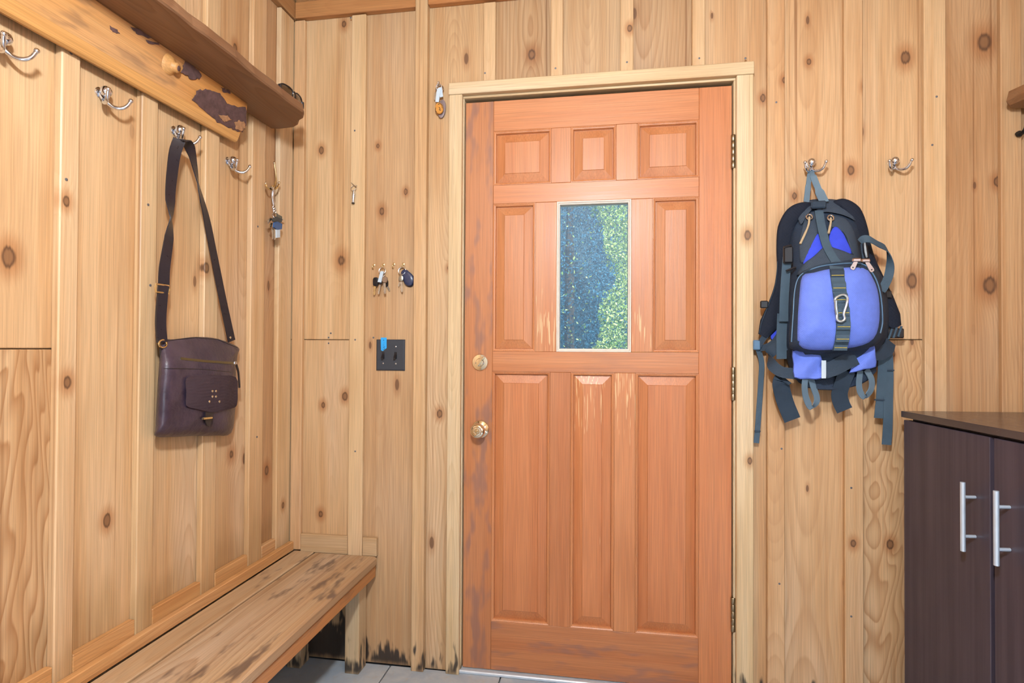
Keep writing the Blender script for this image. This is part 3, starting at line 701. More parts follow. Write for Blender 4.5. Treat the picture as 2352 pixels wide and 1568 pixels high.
# ================================================================== SHELF AND LOG SLAB
ZS = 1.910
shelf = thing('wall_shelf', 'rough thick-plank shelf running high along the bench wall', 'shelf', (XL+.1, -.9, ZS))
outl = [(XL+.0205, -1.75), (XL+.0205, -.168), (-.632, -.161), (-.575, -.168), (-.548, -.182), (-.524, -.215), (-.500, -.232), (-.480, -.262), (-.470, -.280)]
rng = random.Random(4)
yy = -.33
while yy > -1.75: outl.append((-.471+rng.uniform(-.005, .005), yy)); yy -= .05
outl.append((-.472, -1.75))
rings = []
cx_, cy_ = -.57, -.9
for z, ins in ((ZS, .004), (ZS+.004, .0), (ZS+.026, .003), (ZS+.031, .008)):
    rings.append([(x+(ins if x < cx_ else -ins), y-(ins if y > cy_ else -ins), z) for x, y in outl])
plank('plank', 0, 0, W_shelf, shelf, 'xzy', mb=MB().loft(rings), tone=.0)
slab = thing('log_slab', 'peeled log slab with bark patches under the shelf', 'log slab', (XL+.05, -.9, 1.77))
# profile of the slab in the x-z plane (bulging face), lofted along the wall
ys = np.linspace(-1.75, -.372, 40)
def slab_part(name, prof, mat, **k):
    rings = [[(x+(.0012*math.sin(y*11+z*60) if x > XL+.05 else 0), y+(.014*(z-1.76)/.15-.012 if i >= len(ys)-2 else 0), z) for x, z in prof] for i, y in enumerate(ys)]
    return plank(name, 0, 0, mat, slab, 'zxy', mb=MB().loft(rings), **k)
ST = [(1.786, .034), (1.790, .040), (1.800, .0445), (1.815, .049), (1.845, .0585), (1.875, .0645), (1.9095, .067)]
def slab_t(z): return float(np.interp(z, [a for a, _ in ST], [b_ for _, b_ in ST]))
slab_part('slab', [(XL+.0205, 1.8152)]+[(XL+t_, z_ if z_ != 1.815 else 1.8152) for z_, t_ in ST[3:]]+[(XL+.0205, ZS-.0005)], W_slab, tone=-.02, red=.1)
slab_part('sapwood_edge', [(XL+.0205, 1.790)]+[(XL+t_, z_) for z_, t_ in ST[:4]]+[(XL+.0205, 1.815)], W_sap, tone=.0, red=.1)
def on_slab(px, py, d=0.0):
    x_ = XL+.06
    for _ in range(6): p_ = onX(px, py, x_); x_ = XL+slab_t(p_[2])+d
    return p_
def bark(pxs, mat, seed, d=.0028, n=5, rag=2.2):
    r_ = random.Random(seed); pts = []; m_ = len(pxs)
    for i in range(m_):
        a, b_ = np.array(pxs[i], float), np.array(pxs[(i+1) % m_], float)
        for k in range(n): pts.append(a+(b_-a)*k/n+np.array((r_.uniform(-rag, rag), r_.uniform(-rag, rag))))
    c_ = np.mean(pts, 0); rings = [[on_slab(*p_, -.003) for p_ in pts]]
    for s_, e_ in ((1.0, d*.6), (.93, d), (.6, d*1.1), (.25, d), (.03, d)): rings.append([on_slab(*(c_+(p_-c_)*s_), e_) for p_ in pts])
    return build('bark_patch', MB().loft(rings), mat, slab)
bark([(442, 228), (455, 207), (475, 205), (507, 215), (520, 237), (548, 246), (566, 246), (566, 290), (556, 304), (530, 296), (500, 280), (470, 255)], BARKP, 1)
bark([(423, 140), (440, 145), (464, 172), (462, 180), (440, 182), (415, 165), (420, 155)], BARKP, 2)
bark([(508, 200), (528, 208), (530, 216), (512, 211)], BARKP, 3, rag=1.2)
bark([(538, 282), (548, 276), (562, 280), (564, 292), (554, 302), (541, 296)], BARKO, 4, .0050, rag=1.6)
bark([(500, 262), (522, 266), (534, 276), (515, 280)], BARKO, 5, .0046, rag=1.6)
bark([(250, 58), (268, 66), (275, 78), (258, 74)], BARKP, 6, .0016, rag=1.5)
bark([(335, 92), (365, 99), (368, 104), (340, 100)], BARKP, 7, .0016, rag=1.0)
bark([(300, 60), (330, 72), (352, 86), (340, 88), (312, 76)], BARKP, 8, .0012, rag=1.5)
p = on_slab(392, 152)
kn = build('branch_stub', MB().lathe([(.030, -.006), (.024, .002), (.016, .007), (.0130, .011), (.0125, .018), (.0105, .0205), (0, .0208)], p, (1, .25, -.25), 18), W_slab, slab, smooth=True, angle=60, tone=-.05, seed=9.0)
build('stub_core', MB().lathe([(.0075, .0202), (.006, .0216), (0, .022)], p, (1, .25, -.25), 12), BARKP, kn)

# sunglasses on the shelf
gx = -.492
sg = thing('sunglasses', 'brown-lensed sunglasses lying on the end of the high shelf', 'sunglasses', (gx, -.30, ZS+.031))
def lens_o(y0, y1, z0, h):
    pts = []
    for k in range(22):
        a = 2*math.pi*k/22; cy = (y0+y1)/2+(y1-y0)/2*math.copysign(abs(math.cos(a))**.75, math.cos(a)); cz = z0+h/2+h/2*math.copysign(abs(math.sin(a))**.75, math.sin(a))
        pts.append((gx-.012*((cy+.30)/.07)**2, cy, cz))
    return pts
zg = ZS+.0315
for (y0, y1) in ((-.366, -.309), (-.297, -.240)):
    P_ = lens_o(y0, y1, zg+.001, .031); ln = build('lens', MB().prism(P_, (-.002, 0, 0)), LENS, sg)
    build('rim', MB().tube(P_, .0022, 6, closed=True), BLACKP, ln, smooth=True)
build('bridge', MB().tube(spl([(gx-.001, -.311, zg+.022), (gx+.002, -.303, zg+.026), (gx-.001, -.295, zg+.022)]), .0022, 6), BLACKP, sg)
for yy in (-.369, -.236):
    build('temple', MB().tube(spl([(gx-.010, yy, zg+.020), (gx-.05, yy, zg+.017), (gx-.10, yy, zg+.012), (gx-.125, yy, zg+.0025)]), [.0030]*19, 6), BLACKP, sg)
    build('hinge_block', MB().box((gx-.014, yy-.004, zg+.0005), (gx-.004, yy+.004, zg+.024), .002), BLACKP, sg)

# ================================================================== COAT HOOKS
def make_hook(name, label, o, nrm, side, group, mat=CHROME):
    o = np.array(o, float); n = np.array(nrm, float); s_ = np.array(side, float); z = np.array((0, 0, 1.0))
    W = lambda t, d, h: o+s_*t+n*d+z*h
    r = thing(name, label, 'coat hook', tuple(o), group)
    build('back_plate', MB().lathe([(.0125, .0004), (.0125, .002), (.0105, .0035), (.006, .004), (.0055, .010)], o, n, 20), mat, r, smooth=True, angle=35)
    build('ball', MB().ball(W(0, .0190, .0015), .0128, 18, 12), mat, r, smooth=True, angle=80)
    build('neck', MB().tube([W(0, .006, -.004), W(0, .012, -.014), W(0, .018, -.019)], [.0068, .0060, .0052], 10), mat, r, smooth=True)
    for sg_ in (-1, 1):
        pth = spl([W(0, .014, -.0165), W(sg_*.010, .024, -.0285), W(sg_*.018, .037, -.0320), W(sg_*.026, .048, -.0255), W(sg_*.031, .055, -.0120)], 5)
        pr_ = build('prong', MB().tube(pth, [.0044+.0012*(i/(len(pth)-1)-.5)*-1 for i in range(len(pth))], 10), mat, r, smooth=True, angle=60)
        build('tip', MB().ball(W(sg_*.0315, .0560, -.0095), .0054, 12, 8), mat, pr_, smooth=True, angle=80)
    return r
LABH = ['chrome double coat hook at the picture edge, nearest the camera', 'empty chrome double coat hook under the log slab, second from the edge', 'chrome double coat hook carrying the leather bag', 'empty chrome double coat hook beside the room corner']
HP = []
for (px, py), lb in zip(((8, 88), (241, 210), (411, 298), (533, 368)), LABH):
    p = onX(px, py, XL+.019); p = onX(px, py, XL+.016); HP.append(p)
    make_hook('coat_hook', lb, (XL+.0002, p[1], p[2]-.002), (1, 0, 0), (0, 1, 0), 'chrome coat hooks')
HBP = onY(1864, 373, YB-.020); HB2 = onY(2055, 370, YB-.019)
make_hook('coat_hook', 'chrome double coat hook the backpack hangs from', (HBP[0], YB-.0002, HBP[2]), (0, -1, 0), (1, 0, 0), 'chrome coat hooks')
make_hook('coat_hook', 'empty chrome double coat hook to the side of the backpack', (HB2[0], YB-.0002, HB2[2]), (0, -1, 0), (1, 0, 0), 'chrome coat hooks')

# ================================================================== SHOULDER BAG
bagX = XL+.022
bag = thing('shoulder_bag', 'dark plum leather crossbody bag hanging by its long strap', 'bag', tuple(onX(450, 1000, XL+.04)))
def poly_s(poly, c, p):
    d = np.array(p, float)-c; L = np.linalg.norm(d)
    if L < 1e-6: return 0.0
    best = 1e9
    for i in range(len(poly)):
        a = np.array(poly[i], float)-c; b_ = np.array(poly[(i+1) % len(poly)], float)-c; ed = b_-a
        den = d[0]*ed[1]-d[1]*ed[0]
        if abs(den) < 1e-9: continue
        t = (a[0]*ed[1]-a[1]*ed[0])/den; q = (a[0]*d[1]-a[1]*d[0])/den
        if t > 0 and -1e-6 <= q <= 1+1e-6: best = min(best, t)
    return 1.0/best if best < 1e8 else 1.0
def inflate(poly, fmap, depth, back, nr=9, c=None, name=None):
    """poly: outline in px; fmap(px,py,d)->point; depth(px,py)->d ; back d of the rim"""
    poly = [np.array(p, float) for p in poly]; c = np.mean(poly, 0) if c is None else np.array(c, float)
    rings = [[fmap(p[0], p[1], back) for p in poly]]
    ss = [1-(1-i/(nr))**1.0 for i in range(nr+1)]
    for i in range(nr+1):
        s_ = 1-(i/nr)**1.6*.985
        rings.append([fmap(*(c+(p-c)*s_), depth(*(c+(p-c)*s_))) for p in poly])
    return MB().loft(rings)
bmap = lambda px, py, d: onX(px, py, bagX+d)
bag_out = spl_closed([(371, 783), (402, 779), (450, 773.5), (500, 778), (547, 797), (546, 815), (542, 850), (545, 900), (541, 935), (531, 994), (490, 1000), (440, 1001), (400, 1003), (358, 1002), (357, 980), (361, 900), (366, 830)], 4)
bc = np.array((452, 890.))
def bdep(px, py):
    s_ = poly_s(bag_out, bc, (px, py)); k = min(max((py-775)/60, 0), 1)
    base = .014+.040*(1-min(s_, 1)**6)**.6*(.35+.65*k)
    wr = .0015*math.sin(px*.07+py*.021)+.0012*math.sin(py*.06-px*.03)
    return base+wr*(1-min(s_, 1)**4)
build('body', inflate(bag_out, bmap, bdep, .0, 12, bc), LEATHER, bag, smooth=True, angle=60)
def onbag(pts, off): return [bmap(x_, y_, bdep(x_, y_)+off) for x_, y_ in pts]
def dens(pts, n=8):
    out = []
    for i in range(len(pts)-1):
        for k in range(n): out.append(tuple(np.array(pts[i], float)+(np.array(pts[i+1], float)-np.array(pts[i], float))*k/n))
    return out+[tuple(map(float, pts[-1]))]
build('top_seam', MB().tube(onbag(dens([(376, 846), (420, 846), (470, 848), (541, 855)], 6), .0006), .0009, 6), STRAPL, bag)
build('edge_piping', MB().tube(onbag(dens([(372, 784), (402, 780), (450, 775), (500, 779.5), (545, 798)], 6), .000), .0016, 6), STRAPL, bag)
zp = build('zipper', MB().ribbon(onbag(dens([(415, 823), (470, 829), (540, 834)], 8), .0012), .0065, (0, 0, 1), .0022), simple('tarnished_brass_zip', (.20, .17, .09), .4, .8), bag)
build('zip_slider', MB().box(onbag([(539, 833)], .002)[0]+np.array((-.002, -.007, -.004)), onbag([(539, 833)], .002)[0]+np.array((.004, .007, .004)), .001), CHROME, zp)
build('zip_tassel', MB().ribbon(spl([bmap(543, 838, .045), bmap(547, 852, .040), bmap(549, 872, .036), bmap(550, 890, .034)], 5), .006, (0, 1, 0), .003), STRAPL, zp)
# flap pocket
fl = [(428, 868), (460, 861), (500, 862), (542, 866), (546, 900), (545, 925), (538, 936), (505, 944), (487, 947), (460, 941), (432, 934), (427, 925), (428, 900)]
flp = spl_closed(fl, 3); fcc = np.array((487, 902.))
flap = build('pocket_flap', inflate(flp, bmap, lambda x_, y_: bdep(min(x_, 538), y_)+.009-.004*min(poly_s(flp, fcc, (x_, y_)), 1)**4, .034, 7, fcc), SUEDE, bag, smooth=True, angle=50)
for px, py in ((488, 898), (496, 898), (488, 910.5), (496, 910.5), (481, 922), (504, 922)):
    p = bmap(px, py, bdep(px, py)+.009); build('stud', MB().ball(p, .0038, 10, 6, (.6, 1, 1)), PBRASS, flap, smooth=True)
p = bmap(476, 966, bdep(476, 966)); build('clasp_tab', MB().prism([bmap(x_, y_, bdep(x_, y_)+.001) for x_, y_ in ((469, 946), (487, 948), (486, 972), (480, 979), (473, 977), (469, 968))], (.004, 0, 0)), STRAPL, bag)
build('clasp_bar', MB().tube([bmap(466, 961, bdep(466, 961)+.009), bmap(486, 959, bdep(486, 959)+.009)], .0036, 10), BRASS, bag, smooth=True)
build('side_loop', MB().prism([bmap(x_, y_, .020) for x_, y_ in ((366, 797), (380, 797), (379, 832), (367, 832))], (.006, 0, 0)), STRAPL, bag)
build('strap_ring', MB().tube([bmap(374+9*math.cos(a), 789+9*math.sin(a), .030) for a in np.linspace(0, 2*math.pi, 17)[:-1]], .0022, 8, closed=True), BRASS, bag, smooth=True)
# strap: one long band over the hook, two hanging runs
hk = HP[2]
def twist(angs): return [(math.sin(a), math.cos(a), 0) for a in angs]
Lp = [(412, 321, .040), (402, 350, .034), (395, 400, .028), (391, 450, .024), (393, 503, .024), (387, 555, .024), (378, 615, .024), (376, 660, .026)]
path = spl([bmap(*q) for q in Lp], 5); na = len(path)
ang = np.interp(np.arange(na), [0, 8, 16, 20, 24, 30, 35], [.7, .35, .1, -.62, .0, .25, .3])
build('strap', MB().ribbon(path, .0290, twist(ang), .0028), STRAPL, bag, smooth=True, angle=50)
Rp = [(412, 321, .040), (428, 325, .040), (440, 350, .030), (450, 395, .026), (459, 440, .024), (474, 500, .023), (494, 600, .022), (512, 690, .022), (532, 783, .022)]
path = spl([bmap(*q) for q in Rp], 5); na = len(path)
ang = np.interp(np.arange(na), [0, 5, 10, 18, 26, 32, 40], [1.0, .6, .1, -.55, .0, .1, .2])
build('strap', MB().ribbon(path, .0265, twist(ang), .0028), STRAPL, bag, smooth=True, angle=50)
path = spl([bmap(*q) for q in ((375, 655, .030), (372, 690, .030), (369, 740, .028), (372, 786, .028))], 5)
build('strap_tail', MB().ribbon(path, .027, twist([.2]*len(path)), .006), STRAPL, bag)
bk = bmap(373, 663, .031)
build('buckle', MB().tube([bk+np.array((0, a, b_)) for a, b_ in ((-.021, -.010), (.021, -.010), (.023, 0), (.021, .010), (-.021, .010), (-.023, 0))], .0026, 8, closed=True), BRASS, bag, smooth=True)
for px, py in ((376, 690), (529, 775)): build('strap_stud', MB().ball(bmap(px, py, .030), .0040, 10, 6, (.6, 1, 1)), PBRASS, bag, smooth=True)

# ================================================================== LIGHT SWITCH
p = onY(896.5, 815, YB-.006); sw = thing('light_switch', 'charcoal double light switch plate with a strip of blue tape', 'light switch', (float(p[0]), YB, float(p[2])))
hw, hh = .0545, .0565; X0, Z0 = float(p[0]), float(p[2])
rg = lambda i, y: [(X0-hw+i, y, Z0-hh+i), (X0+hw-i, y, Z0-hh+i), (X0+hw-i, y, Z0+hh-i), (X0-hw+i, y, Z0+hh-i)]
build('plate', MB().loft([rg(0, YB-.0003), rg(0, YB-.0035), rg(.0035, YB-.0065), rg(.005, YB-.0068)]), PLATE, sw)
for px, ud in ((880, -1), (908.5, -1)):
    q = onY(px, 816, YB-.007); 
    build('toggle_slot', MB().box((q[0]-.0052, YB-.0074, q[2]-.0122), (q[0]+.0052, YB-.0066, q[2]+.0122), .0003), BLACKP, sw)
    build('toggle', MB().loft([[(q[0]-.0045, YB-.007, q[2]-.006), (q[0]+.0045, YB-.007, q[2]-.006), (q[0]+.0045, YB-.007, q[2]+.005), (q[0]-.0045, YB-.007, q[2]+.005)], [(q[0]-.0037, YB-.018, q[2]-.0135), (q[0]+.0037, YB-.018, q[2]-.0135), (q[0]+.0037, YB-.0185, q[2]-.0075), (q[0]-.0037, YB-.0185, q[2]-.0075)]]), BLACKP, sw)
for px, py in ((909, 796), (880, 834), (909, 835)):
    q = onY(px, py, YB-.0068); build('plate_screw', MB().ball((q[0], YB-.0068, q[2]), .0032, 10, 6, (1, .5, 1)), STEEL, sw, smooth=True)
tpz = [onY(a, b_, YB-.0073) for a, b_ in ((874.5, 775), (888, 775), (888, 799), (879, 806), (875, 804))]
tape = build('tape', MB().prism([tuple(v_) for v_ in tpz], (0, .0004, 0)), TAPE, sw); tape['label'] = 'blue tape strip with tiny handwriting'
m = MB()
for st_ in ([(878, 801), (882, 802.5), (884, 800), (881, 798)], [(878.5, 797), (882, 797.5), (884, 795), (879, 794)], [(879, 791), (883, 790.5)], [(881, 787), (883, 786.5)], [(880.5, 783), (881, 779.5), (882, 783)]):
    m.tube(spl([onY(a, b_, YB-.0074) for a, b_ in st_], 3), .0005, 5)
build('handwriting', m, INK, tape)

# ================================================================== KEYS AND THEIR HOOKS
def cup_hook(label, px, py, y0=YB):
    p = onY(px, py, y0-.008); X, Zz = float(p[0]), float(p[2])
    h = thing('cup_hook', label, 'hook', (X, y0, Zz), 'small brass cup hooks')
    build('collar', MB().lathe([(.0048, 0), (.0048, -.0014), (.002, -.003)], (X, y0-.0002, Zz+.005), (0, 1, 0), 12), BRASS, h, smooth=True)
    build('hook_wire', MB().tube(spl([(X, y0-.001, Zz+.005), (X, y0-.008, Zz+.005), (X+.001, y0-.015, Zz-.001), (X+.001, y0-.012, Zz-.008), (X+.001, y0-.008, Zz-.0085), (X+.001, y0-.017, Zz-.006), (X+.0012, y0-.020, Zz+.001)], 4), .0016, 8), BRASS, h, smooth=True)
    return (X, y0-.011, Zz-.0065)
c1 = cup_hook('empty brass cup hook left of the bunch of car keys', 857, 611)
c2 = cup_hook('brass cup hook holding the bunch of car keys', 879, 610)
c3 = cup_hook('empty brass cup hook between the two hanging key sets', 903, 609)
c4 = cup_hook('brass cup hook holding the key with dark leather fob', 925, 609)
def key_blade(p0, p1, w, y, th=.0022, mat=NICKEL, teeth=True):
    p0 = np.array(p0, float); p1 = np.array(p1, float); d = p1-p0; L = np.linalg.norm(d); d /= L; s_ = np.array((-d[1], d[0]))
    pts = [(0, w/2), (L*.92, w/2), (L, w*.1), (L*.93, -w*.35)]
    if teeth:
        for k in range(6): pts.append((L*(.86-.13*k), -w*(.5 if k % 2 else .28)))
    pts.append((0, -w/2))
    return [(p0[0]+d[0]*a+s_[0]*b_, y, p0[1]+d[1]*a+s_[1]*b_) for a, b_ in pts]
def oval(cx, cz, rx, rz, y, n=20, rot=0.0, pw=1.0):
    out = []
    for k in range(n):
        a = 2*math.pi*k/n; x_ = rx*math.copysign(abs(math.cos(a))**pw, math.cos(a)); z_ = rz*math.copysign(abs(math.sin(a))**pw, math.sin(a))
        out.append((cx+x_*math.cos(rot)-z_*math.sin(rot), y, cz+x_*math.sin(rot)+z_*math.cos(rot)))
    return out
def xz(px, py, y): p = onY(px, py, y); return (float(p[0]), float(p[2]))
def key(parent, bow, blade0, blade1, y, bmat, rx, rz, w=.0075, rot=0.0, pw=.7, th=.006, blade_mat=NICKEL):
    (bx_, bz_) = xz(*bow, y)
    k = build('key', MB().prism(key_blade(xz(*blade0, y), xz(*blade1, y), w, y+.0011), (0, -.0022, 0)), blade_mat, parent)
    build('bow', MB().loft([oval(bx_, bz_, rx*.9, rz*.9, y+th/2, rot=rot, pw=pw), oval(bx_, bz_, rx, rz, y+th/4, rot=rot, pw=pw), oval(bx_, bz_, rx, rz, y-th/4, rot=rot, pw=pw), oval(bx_, bz_, rx*.9, rz*.9, y-th/2, rot=rot, pw=pw)]), bmat, k, smooth=True, angle=50)
    return k
def ring_xz(cx, cz, y, r, wr, tilt=.15, n=20): return MB().tube([(cx+r*math.cos(a), y+tilt*r*math.sin(a), cz+r*math.sin(a)) for a in np.linspace(0, 2*math.pi, n+1)[:-1]], wr, 8, closed=True)
# bunch of car keys
b1 = thing('key_bunch', 'bunch of car keys with black heads and a white tag', 'keys', (c2[0], c2[1], c2[2]-.07))
rx_, rz_ = c2[0], c2[2]-.0125
build('split_ring', ring_xz(rx_, rz_, YB-.012, .0125, .0013, .2), STEEL, b1, smooth=True)
build('inner_ring', ring_xz(rx_+.003, rz_-.014, YB-.014, .008, .0011, .5), STEEL, b1, smooth=True)
key(b1, (863, 647), (861, 656), (859, 678), YB-.014, BLACKP, .0110, .0165, .0085, blade_mat=BRASS)
key(b1, (886, 650), (890, 658), (895, 668), YB-.0065, BLACKP, .0095, .0145, .006)
q0, q1 = xz(878, 622, YB-.024), xz(871, 648, YB-.024)
build('white_tag', MB().prism([(q0[0]-.006, YB-.0235, q0[1]), (q0[0]+.006, YB-.0235, q0[1]-.002), (q1[0]+.008, YB-.0235, q1[1]-.001), (q1[0]-.006, YB-.0235, q1[1]+.001)], (0, -.0015, 0)), WHITEP, b1)
key(b1, (874, 648), (873, 654), (869, 676), YB-.020, BLACKP, .0060, .0075, .0070)
key(b1, (884, 642), (883, 650), (884, 675), YB-.0275, simple('bronze_key_bow', (.34, .25, .19), .4, .7), .0100, .0115, .0085)
# key with leather fob
b2 = thing('key_bunch', 'pale key on a steel ring with dark leather fob', 'keys', (c4[0], c4[1], c4[2]-.07))
build('split_ring', ring_xz(c4[0]-.001, c4[2]-.0145, YB-.012, .0135, .0019, .15), STEEL, b2, smooth=True)
fo = [onY(a, b_, YB-.010) for a, b_ in ((921, 626), (930, 618), (940, 624), (949, 634), (951, 645), (947, 653), (940, 657), (931, 653), (926, 642))]
fo = spl_closed(fo, 3); fc_ = np.mean(fo, 0)
build('fob', MB().loft([[fc_+(q-fc_)*s_+np.array((0, d_, 0)) for q in fo] for s_, d_ in ((.96, .004), (1, .002), (1, -.001), (.88, -.004), (.4, -.0055))]), NAVYP, b2, smooth=True, angle=60)
build('fob', MB().loft([[fc_+(q-fc_)*s_+np.array((.001, d_, -.003)) for q in fo] for s_, d_ in ((.97, .0075), (1, .007), (1, .0055), (.97, .0048))]), STRAPL, b2)
key(b2, (921, 639), (922, 647), (923, 671), YB-.018, simple('pale_key_bow', (.48, .48, .42), .35, .9), .0085, .0110, .0090, pw=1.0, th=.0025)
key(b2, (919, 641), (918, 648), (915, 658), YB-.008, NICKEL, .0060, .0080, .0050, pw=1.0, th=.0025)
# tag and fobs beside the casing
p = onY(1008, 188, YB-.010); sx, sz = float(p[0]), float(p[2])
h = thing('screw_hook', 'small steel screw hook beside the top of the door casing', 'hook', (sx, YB, sz))
build('hook_wire', MB().tube(spl([(sx, YB-.0005, sz), (sx, YB-.012, sz+.001), (sx, YB-.020, sz-.006), (sx, YB-.014, sz-.014), (sx, YB-.008, sz-.010)], 4), .0017, 8), STEEL, h, smooth=True)
b3 = thing('key_bunch', 'key set with white tags and round orange wooden fob', 'keys', (sx, YB-.012, sz-.11))
build('split_ring', ring_xz(sx+.004, sz-.028, YB-.014, .0145, .0016, .3), STEEL, b3, smooth=True)
build('split_ring', ring_xz(sx+.002, sz-.022, YB-.017, .0100, .0014, -.2), CHROME, b3, smooth=True)
def tagp(pxs, y, mat, name): return build(name, MB().prism([tuple(onY(a, b_, y)) for a, b_ in pxs], (0, -.0012, 0)), mat, b3)
tagp(((1005, 202), (1015, 200), (1018, 222), (1011, 224), (1008, 205)), YB-.022, WHITEP, 'white_tag')
tagp(((1004, 204), (1013, 203), (1008, 235), (1000, 234)), YB-.025, WHITEP, 'white_tag')
tagp(((998, 213), (1004, 211), (1003, 232), (997, 229)), YB-.015, NICKEL, 'key')
q = onY(1009, 249, YB-.020)
of = build('orange_fob', MB().loft([[(a, YB-.020+d_, c_) for a, _, c_ in oval(q[0], q[2], .0150*s_, .0205*s_, 0, 24, .12)] for s_, d_ in ((.94, .004), (1, .0025), (1, -.0025), (.94, -.004))]), ORANGE, b3, smooth=True, angle=50)
m = MB()
for pts in ([(1006, 240), (1011, 238), (1015, 242), (1016, 249)], [(1001, 247), (1000, 253), (1003, 257)], [(1008, 246), (1011, 249), (1009, 252), (1013, 253)]): m.tube(spl([onY(a, b_, YB-.0243) for a, b_ in pts], 4), .0010, 6)
build('engraving', m, BARK, of)
q = onY(1016, 249, YB-.009)
build('leather_fob', MB().loft([[(a, YB-.009+d_, c_) for a, _, c_ in oval(q[0]-.002, q[2]-.002, .0150*s_, .0330*s_, 0, 24, -.10)] for s_, d_ in ((.95, .003), (1, .002), (1, -.002), (.95, -.003))]), MAUVE, b3, smooth=True, angle=50)
# tiny hook and snap on the pale batten
yb = YB-.019
p = onY(812, 430, yb-.006); sx, sz = float(p[0]), float(p[2])
h = thing('wire_nail', 'bent wire nail in the pale batten left of the key hooks', 'nail', (sx, yb, sz))
build('hook_wire', MB().tube([onY(807, 420, yb-.0), onY(813, 425, yb-.006), onY(818, 428.5, yb-.012), onY(819, 425, yb-.014)], .0014, 8), STEEL, h, smooth=True)
b4 = thing('snap_clip', 'tiny steel snap clip hanging from the bent nail', 'clip', (sx, yb-.008, sz-.05))
q = onY(812, 432, yb-.009); build('clip_ring', ring_xz(q[0], q[2], yb-.009, .0100, .0011, .4), STEEL, b4, smooth=True)
m0, m1, m2 = onY(813, 439, yb-.009), onY(812, 449, yb-.009), onY(811, 465, yb-.009)
build('swivel', MB().tube([m0, m0*.5+m1*.5, m1], [.0050, .0062, .0058], 10), CHROME, b4, smooth=True)
build('clip_body', MB().tube([m1, m1*.6+m2*.4, m2*.9+m1*.1, m2], [.0062, .0050, .0050, .0055], 10), STEEL, b4, smooth=True)
build('clip_end', MB().tube([m2, m2+np.array((0, 0, -.004))], .0056, 10), BARK, b4)
# brass antler hook in the corner with big bunch
xw = XL+.001
p = onX(629, 430, xw+.02)
ah = thing('brass_hook', 'tall brass double hook in the room corner', 'hook', (XL, float(p[1]), float(p[2])))
A = lambda px, py, d: onX(px, py, XL+d)
build('back_plate', MB().lathe([(.010, .0003), (.010, .003), (.004, .005)], A(626, 432, 0.0), (1, 0, 0), 14), BRASS, ah, smooth=True)
build('upper_arm', MB().tube(spl([A(626, 432, .003), A(631, 425, .018), A(634, 410, .030), A(633, 395, .034), A(630, 374, .034)], 5), .0028, 8), BRASS, ah, smooth=True)
build('lower_arm', MB().tube(spl([A(610, 422, .034), A(614, 431, .036), A(622, 435, .034), A(626, 433, .006)], 5), .0030, 8), BRASS, ah, smooth=True)
build('lower_arm', MB().tube(spl([A(641, 421, .040), A(637, 430, .038), A(631, 434, .034), A(626, 433, .010)], 5), .0030, 8), BRASS, ah, smooth=True)
for q in ((630, 374, .034), (610, 421, .034), (641, 420, .040)): build('tip', MB().ball(A(*q), .0048, 10, 6), PBRASS, ah, smooth=True)
b5 = thing('key_bunch', 'big bunch of keys on a steel snap hook in the corner', 'keys', tuple(A(632, 550, .03)))
build('snap_hook', MB().tube(spl([A(622, 432, .036), A(624, 430, .046), A(627, 436, .042), A(626, 452, .038), A(628, 470, .036)], 4), [.0035]*6+[.0055]*11, 10), CHROME, b5, smooth=True)
for q in ((629, 476, .036), (630, 481, .038), (631, 486, .036)): build('chain_link', MB().tube([A(*q)+np.array((.003*math.sin(a), .006*math.cos(a), .007*math.sin(a))) for a in np.linspace(0, 2*math.pi, 13)[:-1]], .0014, 6, closed=True), STEEL, b5, smooth=True)
build('split_ring', MB().tube([A(633, 498, .036)+np.array((.004*math.sin(2*a), .016*math.cos(a), .014*math.sin(a))) for a in np.linspace(0, 2*math.pi, 19)[:-1]], .0016, 6, closed=True), STEEL, b5, smooth=True)
def tagL(name, pxs, d, mat, th=.002): return build(name, MB().prism([tuple(A(a, b_, d)) for a, b_ in pxs], (th, 0, 0)), mat, b5)
tagL('key', ((612, 507), (621, 499), (624, 503), (615, 514)), .040, NICKEL)
tagL('key', ((618, 520), (622, 511), (625, 513), (621, 523)), .044, BRASS)
tagL('key', ((634, 490), (647, 497), (647, 506), (636, 500)), .042, simple('grey_green_key', (.16, .18, .17), .4, .7))
tagL('key', ((646, 500), (653, 504), (649, 506)), .036, NICKEL)
tagL('key', ((624, 502), (634, 497), (647, 503), (646, 511), (636, 513), (625, 508)), .046, simple('dark_grey_key', (.07, .085, .10), .4, .6))
tagL('key', ((624, 524), (628, 524), (627, 548), (625, 549)), .036, NICKEL)
tagL('key', ((629, 524), (632, 524), (632, 549), (629, 551)), .033, NICKEL)
tagL('blue_fob', ((627, 511), (634, 509), (645, 514), (644, 526), (634, 528), (626, 522)), .050, simple('blue_plastic_fob', (.035, .10, .26), .4), .006)
tagL('white_fob', ((632.5, 527), (641, 527), (641, 545), (633, 546)), .052, WHITEP, .004)

